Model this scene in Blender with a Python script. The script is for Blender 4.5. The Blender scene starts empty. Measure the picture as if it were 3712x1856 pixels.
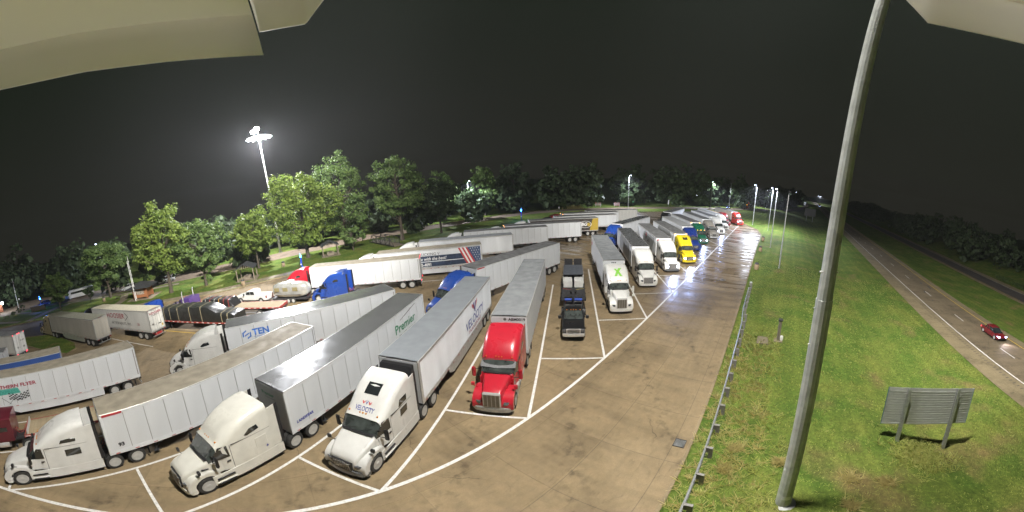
import bpy, bmesh, math, random
import numpy as np
from mathutils import Vector, Matrix
R = math.radians
rng = np.random.default_rng(7)
random.seed(7)
SC = bpy.context.scene
COL = SC.collection

# ------------------------------------------------------------------ camera
# a 180 degree four-sensor surveillance camera: an equirectangular panorama,
# tilted down, 13.3 m up on a pole beside the guard rail
CAM_H = 13.325
TILT, ROLL, VF = R(13.153), R(2.804), 86.70
cd = bpy.data.cameras.new('camera'); cam = bpy.data.objects.new('camera', cd); COL.objects.link(cam)
cd.type = 'PANO'
try: cd.panorama_type = 'EQUIRECTANGULAR'; PC = cd
except Exception: PC = cd.cycles; PC.panorama_type = 'EQUIRECTANGULAR'
PC.latitude_min, PC.latitude_max = R(-VF/2), R(VF/2)
PC.longitude_min, PC.longitude_max = R(-90), R(90)
cd.clip_start = 0.05; cd.clip_end = 5000
ct, st, cr, sr = math.cos(TILT), math.sin(TILT), math.cos(ROLL), math.sin(ROLL)
RX = Matrix(((1,0,0),(0,ct,-st),(0,st,ct))); RY = Matrix(((cr,0,-sr),(0,1,0),(sr,0,cr)))
RM = (RY @ RX).transposed()
rt, fw, up = RM @ Vector((1,0,0)), RM @ Vector((0,1,0)), RM @ Vector((0,0,1))
cam.matrix_world = Matrix(((rt.x,up.x,-fw.x,0),(rt.y,up.y,-fw.y,0),(rt.z,up.z,-fw.z,CAM_H),(0,0,0,1)))
SC.camera = cam

# ------------------------------------------------------------------ night sky, exposure
w = bpy.data.worlds.new('World'); SC.world = w; w.use_nodes = True
nt = w.node_tree; nt.nodes.clear()
wo = nt.nodes.new('ShaderNodeOutputWorld'); bg = nt.nodes.new('ShaderNodeBackground')
tc = nt.nodes.new('ShaderNodeTexCoord'); sx = nt.nodes.new('ShaderNodeSeparateXYZ')
rp = nt.nodes.new('ShaderNodeValToRGB')
nt.links.new(tc.outputs['Generated'], sx.inputs[0]); nt.links.new(sx.outputs['Z'], rp.inputs[0])
rp.color_ramp.elements[0].position = 0.0; rp.color_ramp.elements[0].color = (.0140,.0138,.0100,1)
rp.color_ramp.elements[1].position = 0.55; rp.color_ramp.elements[1].color = (.0052,.0092,.0040,1)
nt.links.new(rp.outputs[0], bg.inputs[0]); bg.inputs[1].default_value = 1.0
nt.links.new(bg.outputs[0], wo.inputs[0])
VS = SC.view_settings
VS.view_transform = 'Standard'; VS.look = 'None'; VS.exposure = 0.0; VS.gamma = 1.0; VS.use_curve_mapping = False
SC.render.engine = 'CYCLES'
SC.cycles.use_denoising = True
SC.cycles.max_bounces = 5; SC.cycles.diffuse_bounces = 3; SC.cycles.glossy_bounces = 3
SC.cycles.transmission_bounces = 3; SC.cycles.transparent_max_bounces = 6
SC.cycles.sample_clamp_indirect = 4.0; SC.cycles.caustics_reflective = False; SC.cycles.caustics_refractive = False

# ------------------------------------------------------------------ material kit
MATS = {}
def _n(nt, t, **k):
    n = nt.nodes.new(t)
    for a, v in k.items(): setattr(n, a, v)
    return n
def srgb(h):
    h = h.lstrip('#'); c = [int(h[i:i+2], 16)/255 for i in (0,2,4)]
    return tuple(((x+.055)/1.055)**2.4 if x > .04045 else x/12.92 for x in c)
def mat(name, col, rough=.5, metal=0., var=.10, scale=3., coat=0., bump=0., bscale=40., emit=None, spec=.5, trans=0., streak=0., dirt=.0):
    """principled material with noise-driven colour and roughness variation"""
    if name in MATS: return MATS[name]
    m = bpy.data.materials.new(name); m.use_nodes = True; MATS[name] = m
    nt = m.node_tree; b = nt.nodes['Principled BSDF']
    col = tuple(col)[:3]
    b.inputs['Metallic'].default_value = metal; b.inputs['Specular IOR Level'].default_value = spec
    if coat: b.inputs['Coat Weight'].default_value = coat; b.inputs['Coat Roughness'].default_value = .06
    geo = _n(nt, 'ShaderNodeTexCoord')
    no = _n(nt, 'ShaderNodeTexNoise'); no.inputs['Scale'].default_value = scale; no.inputs['Detail'].default_value = 6
    mp = _n(nt, 'ShaderNodeMapping')
    if streak: mp.inputs['Scale'].default_value = (1, 1, 1/streak)
    nt.links.new(geo.outputs['Object'], mp.inputs[0]); nt.links.new(mp.outputs[0], no.inputs['Vector'])
    r = _n(nt, 'ShaderNodeValToRGB'); e = r.color_ramp.elements
    e[0].position, e[1].position = .3, .72
    e[0].color = tuple(max(0, c*(1-var-dirt)) for c in col)+(1,); e[1].color = tuple(min(1, c*(1+var*.6)) for c in col)+(1,)
    nt.links.new(no.outputs['Fac'], r.inputs[0]); nt.links.new(r.outputs[0], b.inputs['Base Color'])
    mr = _n(nt, 'ShaderNodeMapRange'); mr.inputs[1].default_value=.3; mr.inputs[2].default_value=.7
    mr.inputs[3].default_value = min(1, rough*1.2+.02); mr.inputs[4].default_value = max(.02, rough*.82)
    nt.links.new(no.outputs['Fac'], mr.inputs[0]); nt.links.new(mr.outputs[0], b.inputs['Roughness'])
    if bump:
        n2 = _n(nt, 'ShaderNodeTexNoise'); n2.inputs['Scale'].default_value = bscale; n2.inputs['Detail'].default_value = 4
        nt.links.new(geo.outputs['Object'], n2.inputs['Vector'])
        bp = _n(nt, 'ShaderNodeBump'); bp.inputs['Strength'].default_value = bump; bp.inputs['Distance'].default_value = .05
        nt.links.new(n2.outputs['Fac'], bp.inputs['Height']); nt.links.new(bp.outputs[0], b.inputs['Normal'])
    if emit:
        b.inputs['Emission Color'].default_value = tuple(emit[:3])+(1,); b.inputs['Emission Strength'].default_value = emit[3]
    if trans: b.inputs['Transmission Weight'].default_value = trans
    return m
def paint(name, col, rough=.30): return mat('paint_'+name, col, rough, 0, .07, 1.6, coat=.6, dirt=.04)

WHITE = paint('white', (.66,.66,.645)); CREAM = paint('cream_white', (.68,.67,.615))
TRW = mat('trailer_white', (.66,.68,.71), .42, 0, .07, .9, streak=6, dirt=.05)
TRG = mat('trailer_greyed_white', (.58,.58,.56), .5, 0, .10, .8, streak=6, dirt=.06)
ALU = mat('aluminium', (.60,.60,.59), .38, .5, .12, 4)
CHROME = mat('chrome', (.78,.78,.78), .18, .55, .10, 9)
STEEL = mat('galvanised_steel', (.46,.47,.47), .48, .7, .16, 6, bump=.1)
DARKST = mat('dark_steel', (.055,.055,.06), .55, .4, .25, 5)
RUBBER = mat('tyre_rubber', (.030,.029,.028), .78, 0, .35, 6, bump=.2)
BLACK = mat('black_plastic', (.018,.018,.02), .45, 0, .2, 6)
GLASS = mat('dark_glass', (.022,.026,.028), .05, 0, .3, 1.2, spec=.8, coat=1.)
INTER = mat('windshield_glass', (.055,.065,.062), .06, 0, .55, 2.4, spec=.8, coat=1.)
RED_T = mat('red_tape', (.42,.03,.04), .4); WHT_T = mat('white_tape', (.78,.78,.78), .4)
TAILL = mat('tail_lens_dark', (.22,.01,.012), .25)
TAILON = mat('tail_lens_lit', (.5,.02,.03), .3, emit=(1,.03,.06,7))
AMBER = mat('amber_lens', (.55,.20,.02), .3); AMBON = mat('amber_lens_lit', (.8,.3,.02), .3, emit=(1,.42,.03,8))
HEADL = mat('headlamp_lens', (.13,.14,.16), .08, .2, .6, 18, coat=1.)
HEADON = mat('headlamp_lit', (.9,.9,1), .2, emit=(.50,.62,1,24))
WOOD = mat('deck_wood', (.30,.24,.15), .75, 0, .30, 5, bump=.2)
TARP = mat('black_tarpaulin', (.022,.023,.022), .34, 0, .3, 2, bump=.5, bscale=5)
STRAP = mat('tan_strap', (.36,.31,.20), .7)
ROOF_A = mat('roof_aluminium', (.42,.43,.44), .17, .70, .20, 1.5, bump=.02, bscale=1.2)
ROOF_G = mat('roof_grey_translucent', (.25,.262,.275), .5, .05, .14, 1.2, streak=3, spec=.25, dirt=.08)
ROOF_T = mat('roof_tan', (.275,.245,.19), .62, 0, .16, 1.2, spec=.2, dirt=.1)
ROOF_D = mat('roof_dark_grey', (.15,.152,.155), .55, .05, .18, 1.3, spec=.25, dirt=.1)
# ------------------------------------------------------------------ mesh kit
class MB:
    def __init__(s): s.v = []; s.f = []
    def add(s, vs, fs):
        o = len(s.v); s.v += [tuple(p) for p in vs]; s.f += [tuple(i+o for i in f) for f in fs]; return s
    def box(s, x0, x1, y0, y1, z0, z1):
        return s.add([(x0,y0,z0),(x1,y0,z0),(x1,y1,z0),(x0,y1,z0),(x0,y0,z1),(x1,y0,z1),(x1,y1,z1),(x0,y1,z1)],
                     [(3,2,1,0),(4,5,6,7),(0,1,5,4),(1,2,6,5),(2,3,7,6),(3,0,4,7)])
    def prism(s, pts, a0, a1, ax='y'):
        """polygon pts extruded along ax; pts are (x,z) for y, (x,y) for z, (y,z) for x"""
        n = len(pts)
        mk = {'y': lambda p,a:(p[0],a,p[1]), 'z': lambda p,a:(p[0],p[1],a), 'x': lambda p,a:(a,p[0],p[1])}[ax]
        vs = [mk(p,a0) for p in pts]+[mk(p,a1) for p in pts]
        fs = [tuple(range(n-1,-1,-1)), tuple(range(n,2*n))]+[(i,(i+1)%n,n+(i+1)%n,n+i) for i in range(n)]
        return s.add(vs, fs)
    def cyl(s, p0, p1, r0, r1=None, n=12, caps=True):
        r1 = r0 if r1 is None else r1
        p0, p1 = Vector(p0), Vector(p1); d = (p1-p0).normalized()
        a = d.orthogonal().normalized(); b = d.cross(a)
        vs = []
        for p, r in ((p0,r0),(p1,r1)):
            for i in range(n):
                t = 2*math.pi*i/n; vs.append(p+a*(r*math.cos(t))+b*(r*math.sin(t)))
        fs = [(i,(i+1)%n,n+(i+1)%n,n+i) for i in range(n)]
        if caps: fs += [tuple(range(n-1,-1,-1)), tuple(range(n,2*n))]
        return s.add(vs, fs)
    def tube(s, pts, r, n=6):
        for a, b in zip(pts, pts[1:]): s.cyl(a, b, r, r, n)
        return s
    def lathe(s, prof, c=(0,0,0), ax='y', n=20):
        """prof: list of (radius, height along axis)"""
        vs = []
        for r, h in prof:
            for i in range(n):
                t = 2*math.pi*i/n; u, v = r*math.cos(t), r*math.sin(t)
                p = {'y':(u,h,v), 'z':(u,v,h), 'x':(h,u,v)}[ax]; vs.append((c[0]+p[0],c[1]+p[1],c[2]+p[2]))
        fs = []
        for k in range(len(prof)-1):
            for i in range(n): j=(i+1)%n; fs.append((k*n+i,k*n+j,(k+1)*n+j,(k+1)*n+i))
        if prof[0][0] > 1e-4: fs.append(tuple(range(n-1,-1,-1)))
        if prof[-1][0] > 1e-4: m=(len(prof)-1)*n; fs.append(tuple(range(m,m+n)))
        return s.add(vs, fs)
    def loft(s, rings, caps=True, closed=True):
        n = len(rings[0]); vs = [p for r in rings for p in r]; fs = []
        for k in range(len(rings)-1):
            for i in range(n if closed else n-1): j=(i+1)%n; fs.append((k*n+i,k*n+j,(k+1)*n+j,(k+1)*n+i))
        if caps and closed: m=(len(rings)-1)*n; fs += [tuple(range(n-1,-1,-1)), tuple(range(m,m+n))]
        return s.add(vs, fs)
    def grid(s, P):
        """P[i][j] points"""
        a, b = len(P), len(P[0])
        return s.add([p for r in P for p in r], [(i*b+j,i*b+j+1,(i+1)*b+j+1,(i+1)*b+j) for i in range(a-1) for j in range(b-1)])
    def mesh(s, name, m, bevel=0., seg=2, smooth=None):
        me = bpy.data.meshes.new(name); me.from_pydata(s.v, [], s.f)
        bm = bmesh.new(); bm.from_mesh(me)
        bmesh.ops.remove_doubles(bm, verts=bm.verts, dist=1e-5)
        bmesh.ops.recalc_face_normals(bm, faces=bm.faces)
        if bevel:
            es = [e for e in bm.edges if len(e.link_faces)==2 and e.calc_face_angle(0) > .45]
            bmesh.ops.bevel(bm, geom=es, offset=bevel, segments=seg, affect='EDGES', clamp_overlap=True)
        bm.to_mesh(me); bm.free()
        if smooth is not None:
            me.shade_smooth(); me.set_sharp_from_angle(angle=R(smooth))
        if m: me.materials.append(m)
        return me
def obj(name, me, parent=None, loc=None, rz=0.):
    o = bpy.data.objects.new(name, me); COL.objects.link(o)
    if parent: o.parent = parent
    if loc is not None: o.location = loc
    if rz: o.rotation_euler[2] = rz
    return o
CACHE = {}
WHOLE = ('trunk','wheel','flag','body','reefer_unit','spare_tyre')
def islands(b):
    """loose pieces of a mesh builder, as builders"""
    p = list(range(len(b.v)))
    def fd(a):
        while p[a] != a: p[a] = p[p[a]]; a = p[a]
        return a
    for f in b.f:
        r0 = fd(f[0])
        for k in f[1:]: p[fd(k)] = r0
    G = {}
    for f in b.f: G.setdefault(fd(f[0]), []).append(f)
    out = []
    for fs in G.values():
        ids = sorted({k for f in fs for k in f}); mp = {k:n for n,k in enumerate(ids)}; q = MB(); q.v = [b.v[k] for k in ids]; q.f = [tuple(mp[k] for k in f) for f in fs]; out.append(q)
    return out
def part(name, m, parent, fn, key=None, loc=None, rz=0., xmap=None, **k):
    """a part: mesh made by fn(MB) once per (key, material), shared by copies.
    A few separate pieces become parts of their own; many tiny ones stay one part of kind stuff"""
    kk = (name, key, m.name) if key is not None else None
    if kk is None or kk not in CACHE:
        b = MB(); fn(b)
        if xmap: b.v = [(xmap(v[0]),v[1],v[2]) for v in b.v]
        isl_ = islands(b) if name not in WHOLE else [b]
        ms = [q.mesh(name, m, **k) for q in isl_] if 1 < len(isl_) <= 4 else [b.mesh(name, m, **k)]
        r = (ms, len(isl_) > 4)
        if kk: CACHE[kk] = r
    else: r = CACHE[kk]
    for me in r[0]:
        o = obj(name, me, parent, loc, rz)
        if r[1]: o['kind'] = 'stuff'
    return o
def tag(o, label, cat, group=None):
    o['label'] = label; o['category'] = cat
    if group: o['group'] = group
    return o
def thing(name, label, cat, loc=(0,0,0), rz=0., group=None):
    o = bpy.data.objects.new(name, None); COL.objects.link(o); o.empty_display_size = .3
    o.location = loc; o.rotation_euler[2] = rz
    return tag(o, label, cat, group)
def struct(name, me):
    o = obj(name, me); o['kind'] = 'structure'; return o
def mesh_np(name, V, F, m, smooth=False):
    """V (n,3) array, F (m,k) array of one face size"""
    me = bpy.data.meshes.new(name); V = np.asarray(V, np.float32); F = np.asarray(F, np.int32); k = F.shape[1]
    me.vertices.add(len(V)); me.vertices.foreach_set('co', V.ravel())
    me.loops.add(F.size); me.loops.foreach_set('vertex_index', F.ravel())
    me.polygons.add(len(F)); me.polygons.foreach_set('loop_start', np.arange(0, F.size, k, dtype=np.int32))
    me.polygons.foreach_set('loop_total', np.full(len(F), k, np.int32))
    me.update(calc_edges=True)
    if smooth: me.shade_smooth()
    if m: me.materials.append(m)
    return me
def text(name, s, size, m, parent, org, face='L', bold=.0, italic=0., align='LEFT', wide=1., rot=0.):
    """lettering as thin mesh. face L/R side of a vehicle, F front, B back, T top (reads from the front)"""
    cu = bpy.data.curves.new('t', 'FONT'); cu.body = s; cu.size = size; cu.align_x = align; cu.offset = bold; cu.shear = italic
    cu.resolution_u = 2
    o = bpy.data.objects.new('t', cu); me = bpy.data.meshes.new_from_object(o)
    bpy.data.objects.remove(o); bpy.data.curves.remove(cu)
    x, y, z = org; c, sn = math.cos(rot), math.sin(rot)
    for v in me.vertices:
        u, t = v.co.x*wide, v.co.y; u, t = u*c-t*sn, u*sn+t*c
        v.co = {'L':(x-u,y,z+t), 'R':(x+u,y,z+t), 'F':(x,y+u,z+t), 'B':(x,y-u,z+t), 'T':(x-t,y+u,z)}[face]
    me.name = name; me.materials.clear(); me.materials.append(m)
    o = obj(name, me, parent); o['kind'] = 'stuff'; return o
def plate(name, pts, m, parent, face, d, off=(0,0,0), thick=.006):
    """flat polygon (u,v) laid on a face like text; off gives origin"""
    x, y, z = off
    def f(u, t, k):
        return {'L':(x-u,y+k,z+t), 'R':(x+u,y-k,z+t), 'F':(x+k,y+u,z+t), 'B':(x-k,y-u,z+t)}[face]
    n = len(pts); b = MB()
    b.add([f(u,t,0) for u,t in pts]+[f(u,t,thick) for u,t in pts], [tuple(range(n)), tuple(range(n,2*n))]+[(i,(i+1)%n,n+(i+1)%n,n+i) for i in range(n)])
    return obj(name, b.mesh(name, m), parent)

# ------------------------------------------------------------------ setting
E1 = Vector((.71574,.69835)); N1 = Vector((.69835,-.71574))        # along / across the kerb of the drive lane
def al(a, s): return (E1.x*a+N1.x*s, E1.y*a+N1.y*s)
N2 = Vector((.6305,-.7762)); H0 = 22.97; E2 = Vector((.7762,.6305))  # interstate
def gz(x, y):
    """height of the embankment between the lot and the interstate"""
    s = N1.x*x+N1.y*y; t = N2.x*x+N2.y*y-H0
    if s < -2.31: return -.06
    a = max(0, s+1.0); b = max(0, -3.6-t); f = a/(a+b) if a+b > 0 else 0
    dip = 1.0*math.exp(-((f-.63)/.17)**2) if b > 0 else 0
    f = f*f*(3-2*f); z = .09*(1-f)-1.03*f-dip
    if t > 9.0:
        q = max(0, min(1, (t-9)/8)); q2 = max(0, min(1, (26.5-t)/7)); z -= .8*min(q, q2)
    if t > 41: z += min(4.0, (t-41)*.16)
    if a > 2 and b > 1:
        z += (.06*math.sin(x*.31+y*.22)+.05*math.sin(x*.13-y*.37))*min(1,(a-2)/4)*min(1,(b-1)/3)
    return z
def ground_mat():
    m = bpy.data.materials.new('grass_ground'); m.use_nodes = True; nt = m.node_tree; b = nt.nodes['Principled BSDF']
    b.inputs['Roughness'].default_value = .9; b.inputs['Specular IOR Level'].default_value = .15
    g = _n(nt,'ShaderNodeNewGeometry')
    def noise(sc, det=5): 
        n = _n(nt,'ShaderNodeTexNoise'); n.inputs['Scale'].default_value = sc; n.inputs['Detail'].default_value = det
        nt.links.new(g.outputs['Position'], n.inputs['Vector']); return n
    def ramp(fac, p0, c0, p1, c1):
        r = _n(nt,'ShaderNodeValToRGB'); e = r.color_ramp.elements; e[0].position=p0; e[1].position=p1; e[0].color=c0+(1,); e[1].color=c1+(1,)
        nt.links.new(fac, r.inputs[0]); return r
    n1 = noise(.25); n2 = noise(2.2); n3 = noise(14, 3); n4 = noise(.28, 9)
    r1 = ramp(n2.outputs['Fac'], .32, (.072,.125,.022), .70, (.175,.235,.050))
    r2 = ramp(n1.outputs['Fac'], .40, (.085,.160,.026), .66, (.240,.255,.060))
    mx = _n(nt,'ShaderNodeMix', data_type='RGBA'); mx.inputs[0].default_value = .5
    nt.links.new(r1.outputs[0], mx.inputs[6]); nt.links.new(r2.outputs[0], mx.inputs[7])
    # mowing swaths along the road
    mw = _n(nt,'ShaderNodeVectorMath', operation='DOT_PRODUCT'); nt.links.new(g.outputs['Position'], mw.inputs[0]); mw.inputs[1].default_value = (.66,-.75,0)
    sn = _n(nt,'ShaderNodeMath', operation='SINE'); ms = _n(nt,'ShaderNodeMath', operation='MULTIPLY'); nt.links.new(mw.outputs['Value'], ms.inputs[0]); ms.inputs[1].default_value = 2*math.pi/1.9; nt.links.new(ms.outputs[0], sn.inputs[0])
    n5 = noise(5.0, 6)
    # bare worn soil
    mr = _n(nt,'ShaderNodeMapRange'); mr.inputs[1].default_value=.57; mr.inputs[2].default_value=.80
    ps = _n(nt,'ShaderNodeVectorMath', operation='SUBTRACT'); nt.links.new(g.outputs['Position'], ps.inputs[0]); ps.inputs[1].default_value = (12.0,4.2,-.4)
    pm_ = _n(nt,'ShaderNodeVectorMath', operation='MULTIPLY'); nt.links.new(ps.outputs[0], pm_.inputs[0]); pm_.inputs[1].default_value = (.40,.24,0)
    pl = _n(nt,'ShaderNodeVectorMath', operation='LENGTH'); nt.links.new(pm_.outputs[0], pl.inputs[0])
    pr_ = _n(nt,'ShaderNodeMapRange'); pr_.inputs[1].default_value=.2; pr_.inputs[2].default_value=1.3; pr_.inputs[3].default_value=.16; pr_.inputs[4].default_value=0; nt.links.new(pl.outputs['Value'], pr_.inputs[0])
    pa = _n(nt,'ShaderNodeMath', operation='ADD'); nt.links.new(n4.outputs['Fac'], pa.inputs[0]); nt.links.new(pr_.outputs[0], pa.inputs[1])
    nt.links.new(pa.outputs[0], mr.inputs[0])
    mx2 = _n(nt,'ShaderNodeMix', data_type='RGBA'); nt.links.new(mr.outputs[0], mx2.inputs[0])
    nt.links.new(mx.outputs[2], mx2.inputs[6]); mx2.inputs[7].default_value = (.25,.175,.085,1)
    mx3 = _n(nt,'ShaderNodeMix', data_type='RGBA', blend_type='MULTIPLY'); mx3.inputs[0].default_value = .75
    r3 = ramp(n3.outputs['Fac'], .30, (.55,.55,.55), .65, (1.1,1.1,1.1))
    nt.links.new(mx2.outputs[2], mx3.inputs[6]); nt.links.new(r3.outputs[0], mx3.inputs[7])
    r5 = ramp(n5.outputs['Fac'], .34, (.62,.66,.6), .66, (1.22,1.2,1.15)); mx4 = _n(nt,'ShaderNodeMix', data_type='RGBA', blend_type='MULTIPLY'); mx4.inputs[0].default_value = .9
    nt.links.new(mx3.outputs[2], mx4.inputs[6]); nt.links.new(r5.outputs[0], mx4.inputs[7])
    r6 = ramp(sn.outputs[0], .0, (.90,.92,.9), 1., (1.06,1.05,1.04)); mx5 = _n(nt,'ShaderNodeMix', data_type='RGBA', blend_type='MULTIPLY'); mx5.inputs[0].default_value = 1.
    nt.links.new(mx4.outputs[2], mx5.inputs[6]); nt.links.new(r6.outputs[0], mx5.inputs[7])
    nt.links.new(mx5.outputs[2], b.inputs['Base Color'])
    bp = _n(nt,'ShaderNodeBump'); bp.inputs['Strength'].default_value=.7; bp.inputs['Distance'].default_value=.12
    nt.links.new(n3.outputs['Fac'], bp.inputs['Height']); nt.links.new(bp.outputs[0], b.inputs['Normal'])
    return m
GRASS = ground_mat(); MATS['grass'] = GRASS
def paving(name, base, wet=False, joints=None, rough=.85):
    """concrete or asphalt: mottled, stained, tyre-darkened along the lane; optionally wet"""
    m = bpy.data.materials.new(name); m.use_nodes = True; nt = m.node_tree; b = nt.nodes['Principled BSDF']
    g = _n(nt,'ShaderNodeNewGeometry'); oi = _n(nt,'ShaderNodeObjectInfo')
    mp = _n(nt,'ShaderNodeMapping', vector_type='TEXTURE'); mp.inputs['Rotation'].default_value = (0,0,R(44.3))
    nt.links.new(g.outputs['Position'], mp.inputs[0])          # x along the lane, y across
    def noise(sc, det=5, vec=None, scl=None):
        n = _n(nt,'ShaderNodeTexNoise'); n.inputs['Scale'].default_value = sc; n.inputs['Detail'].default_value = det
        src = mp.outputs[0]
        if scl:
            q = _n(nt,'ShaderNodeMapping'); q.inputs['Scale'].default_value = scl; nt.links.new(src, q.inputs[0]); src = q.outputs[0]
        nt.links.new(src, n.inputs['Vector']); return n
    def mrange(src, a, c, lo, hi):
        r = _n(nt,'ShaderNodeMapRange'); r.inputs[1].default_value=a; r.inputs[2].default_value=c; r.inputs[3].default_value=lo; r.inputs[4].default_value=hi
        nt.links.new(src, r.inputs[0]); return r.outputs[0]
    def mul(a, c):
        n = _n(nt,'ShaderNodeMath', operation='MULTIPLY'); nt.links.new(a, n.inputs[0])
        if isinstance(c, (int,float)): n.inputs[1].default_value = c
        else: nt.links.new(c, n.inputs[1])
        return n.outputs[0]
    f1 = mrange(noise(.35).outputs['Fac'], .3, .7, .80, 1.08)
    f2 = mrange(noise(3.).outputs['Fac'], .25, .75, .86, 1.08)
    f3 = mrange(noise(.9, 6, scl=(1,.22,1)).outputs['Fac'], .50, .72, 1., .74)     # drips and stains
    f4 = mrange(noise(16., 3).outputs['Fac'], .2, .8, .90, 1.08)
    f5 = mrange(oi.outputs['Random'], 0, 1, .92, 1.06)
    f6 = mrange(noise(.30, 4, scl=(.16,1.9,1)).outputs['Fac'], .5, .7, 1., .80)     # tyre darkening along the lane
    # oil drips down the middle of each bay, and rubber where the wheels turn
    dp = _n(nt,'ShaderNodeVectorMath', operation='DOT_PRODUCT'); nt.links.new(g.outputs['Position'], dp.inputs[0]); dp.inputs[1].default_value = (.982,-.188,0)
    dn_ = _n(nt,'ShaderNodeMath', operation='MULTIPLY_ADD'); nt.links.new(dp.outputs['Value'], dn_.inputs[0]); dn_.inputs[1].default_value = 1/4.936; dn_.inputs[2].default_value = 17.288/4.936
    pp = _n(nt,'ShaderNodeMath', operation='PINGPONG'); nt.links.new(dn_.outputs[0], pp.inputs[0]); pp.inputs[1].default_value = .5
    mid = mrange(pp.outputs[0], .30, .50, 0, 1); blot = mrange(noise(1.7, 6).outputs['Fac'], .50, .66, 0, 1)
    f7 = mrange(mul(mid, blot), 0, 1, 1, .52)
    f8 = mrange(noise(5.5, 5, scl=(.25,1,1)).outputs['Fac'], .58, .74, 1, .80)
    vo = _n(nt,'ShaderNodeTexVoronoi', feature='DISTANCE_TO_EDGE'); vo.inputs['Scale'].default_value = .16
    wn = noise(1.1, 4); wa = _n(nt,'ShaderNodeMix', data_type='RGBA', blend_type='LINEAR_LIGHT'); wa.inputs[0].default_value = .35; nt.links.new(mp.outputs[0], wa.inputs[6]); nt.links.new(wn.outputs['Color'], wa.inputs[7]); nt.links.new(wa.outputs[2], vo.inputs['Vector'])
    crk = mrange(vo.outputs['Distance'], .0, .0045, 1, 0); ck = mul(crk, mrange(noise(.25).outputs['Fac'], .50, .58, 0, 1)); f9 = mrange(ck, 0, 1, 1, .45)
    tot = mul(f1, mul(f7, mul(f8, f9)))
    for f in (f2,f3,f4,f5,f6): tot = mul(tot, f)
    rgb = _n(nt,'ShaderNodeMix', data_type='RGBA', blend_type='MULTIPLY'); rgb.inputs[0].default_value = 1
    rgb.inputs[6].default_value = tuple(base)+(1,)
    cmb = _n(nt,'ShaderNodeCombineColor')
    for i in range(3): nt.links.new(tot, cmb.inputs[i])
    nt.links.new(cmb.outputs[0], rgb.inputs[7]); col = rgb.outputs[2]
    sp = _n(nt,'ShaderNodeSeparateXYZ'); nt.links.new(mp.outputs[0], sp.inputs[0])
    if joints:
        px, py, ox, oy = joints; mask = None
        for ax, pitch, o in (('X',px,ox),('Y',py,oy)):
            ad = _n(nt,'ShaderNodeMath', operation='ADD'); nt.links.new(sp.outputs[ax], ad.inputs[0]); ad.inputs[1].default_value = o
            md = _n(nt,'ShaderNodeMath', operation='PINGPONG'); nt.links.new(ad.outputs[0], md.inputs[0]); md.inputs[1].default_value = pitch/2
            lt = _n(nt,'ShaderNodeMath', operation='LESS_THAN'); nt.links.new(md.outputs[0], lt.inputs[0]); lt.inputs[1].default_value = .018
            if mask is None: mask = lt.outputs[0]
            else:
                mxm = _n(nt,'ShaderNodeMath', operation='MAXIMUM'); nt.links.new(mask, mxm.inputs[0]); nt.links.new(lt.outputs[0], mxm.inputs[1]); mask = mxm.outputs[0]
        j = _n(nt,'ShaderNodeMix', data_type='RGBA'); nt.links.new(mul(mask,.55), j.inputs[0]); nt.links.new(col, j.inputs[6]); j.inputs[7].default_value=(.07,.055,.04,1); col = j.outputs[2]
    rgh = mrange(noise(2.).outputs['Fac'], .3,.7, rough*1.05, rough*.85)
    if wet:   # a shower has left the far end of the lane wet, in bands across it
        d = mrange(sp.outputs['X'], 22, 44, 0, 1)
        dn = noise(.55, 4, scl=(1.3,.16,1)); band = mrange(dn.outputs['Fac'], .40, .54, .30, 1)
        wt = mul(d, band)
        mxr = _n(nt,'ShaderNodeMix', data_type='FLOAT'); nt.links.new(wt, mxr.inputs[0]); nt.links.new(rgh, mxr.inputs[2]); mxr.inputs[3].default_value=.23; rgh = mxr.outputs[0]
        dk = _n(nt,'ShaderNodeMix', data_type='RGBA', blend_type='MULTIPLY'); nt.links.new(mul(wt,.75), dk.inputs[0]); nt.links.new(col, dk.inputs[6]); dk.inputs[7].default_value=(.60,.60,.66,1); col = dk.outputs[2]
    nt.links.new(col, b.inputs['Base Color']); nt.links.new(rgh, b.inputs['Roughness'])
    bp = _n(nt,'ShaderNodeBump'); bp.inputs['Strength'].default_value=.12; bp.inputs['Distance'].default_value=.03
    nt.links.new(noise(30,3).outputs['Fac'], bp.inputs['Height']); nt.links.new(bp.outputs[0], b.inputs['Normal'])
    MATS[name] = m; return m
CONC = paving('lot_concrete', (.250,.187,.106), wet=True, joints=(4.0,3.28,.2,3.35))
SLAB = paving('slab_concrete', (.255,.190,.108), wet=True)
HWYC = paving('interstate_concrete', (.185,.145,.092)); SHLD = paving('shoulder_concrete', (.235,.190,.112))
ASPH = paving('asphalt', (.085,.074,.072), rough=.7); WALK = paving('sidewalk_concrete', (.27,.225,.155))
LOOPC = paving('loop_road', (.20,.15,.105)); KERB = paving('kerb_concrete', (.25,.195,.115)); JOINT = mat('joint_sealant',(.05,.045,.04),.9)
LINE_W = mat('road_paint_white', (.70,.69,.67), .7, 0, .18, 7, dirt=.10); LINE_Y = mat('road_paint_yellow', (.62,.42,.06), .7, 0, .16, 5)

# terrain sheet (along / across the kerb)
A = np.concatenate([[-2500,-900,-400,-200,-120], np.arange(-80,170,2.5), np.arange(175,420,12), [480,600,900,1400,2500]])
S = np.concatenate([[-2500,-900,-400,-200,-100,-50,-20,-8,-2.33], [-2.30,-2.0,-1.5], np.arange(-1,60,1.5), np.arange(60,110,5), [130,180,300,600,1200,2500]])
V = []; 
for a in A:
    for s in S:
        x, y = al(a, s); V.append((x, y, gz(x, y)))
nS = len(S); F = [(i*nS+j, i*nS+j+1, (i+1)*nS+j+1, (i+1)*nS+j) for i in range(len(A)-1) for j in range(nS-1)]
struct('ground', mesh_np('ground', V, F, GRASS, True))

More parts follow.
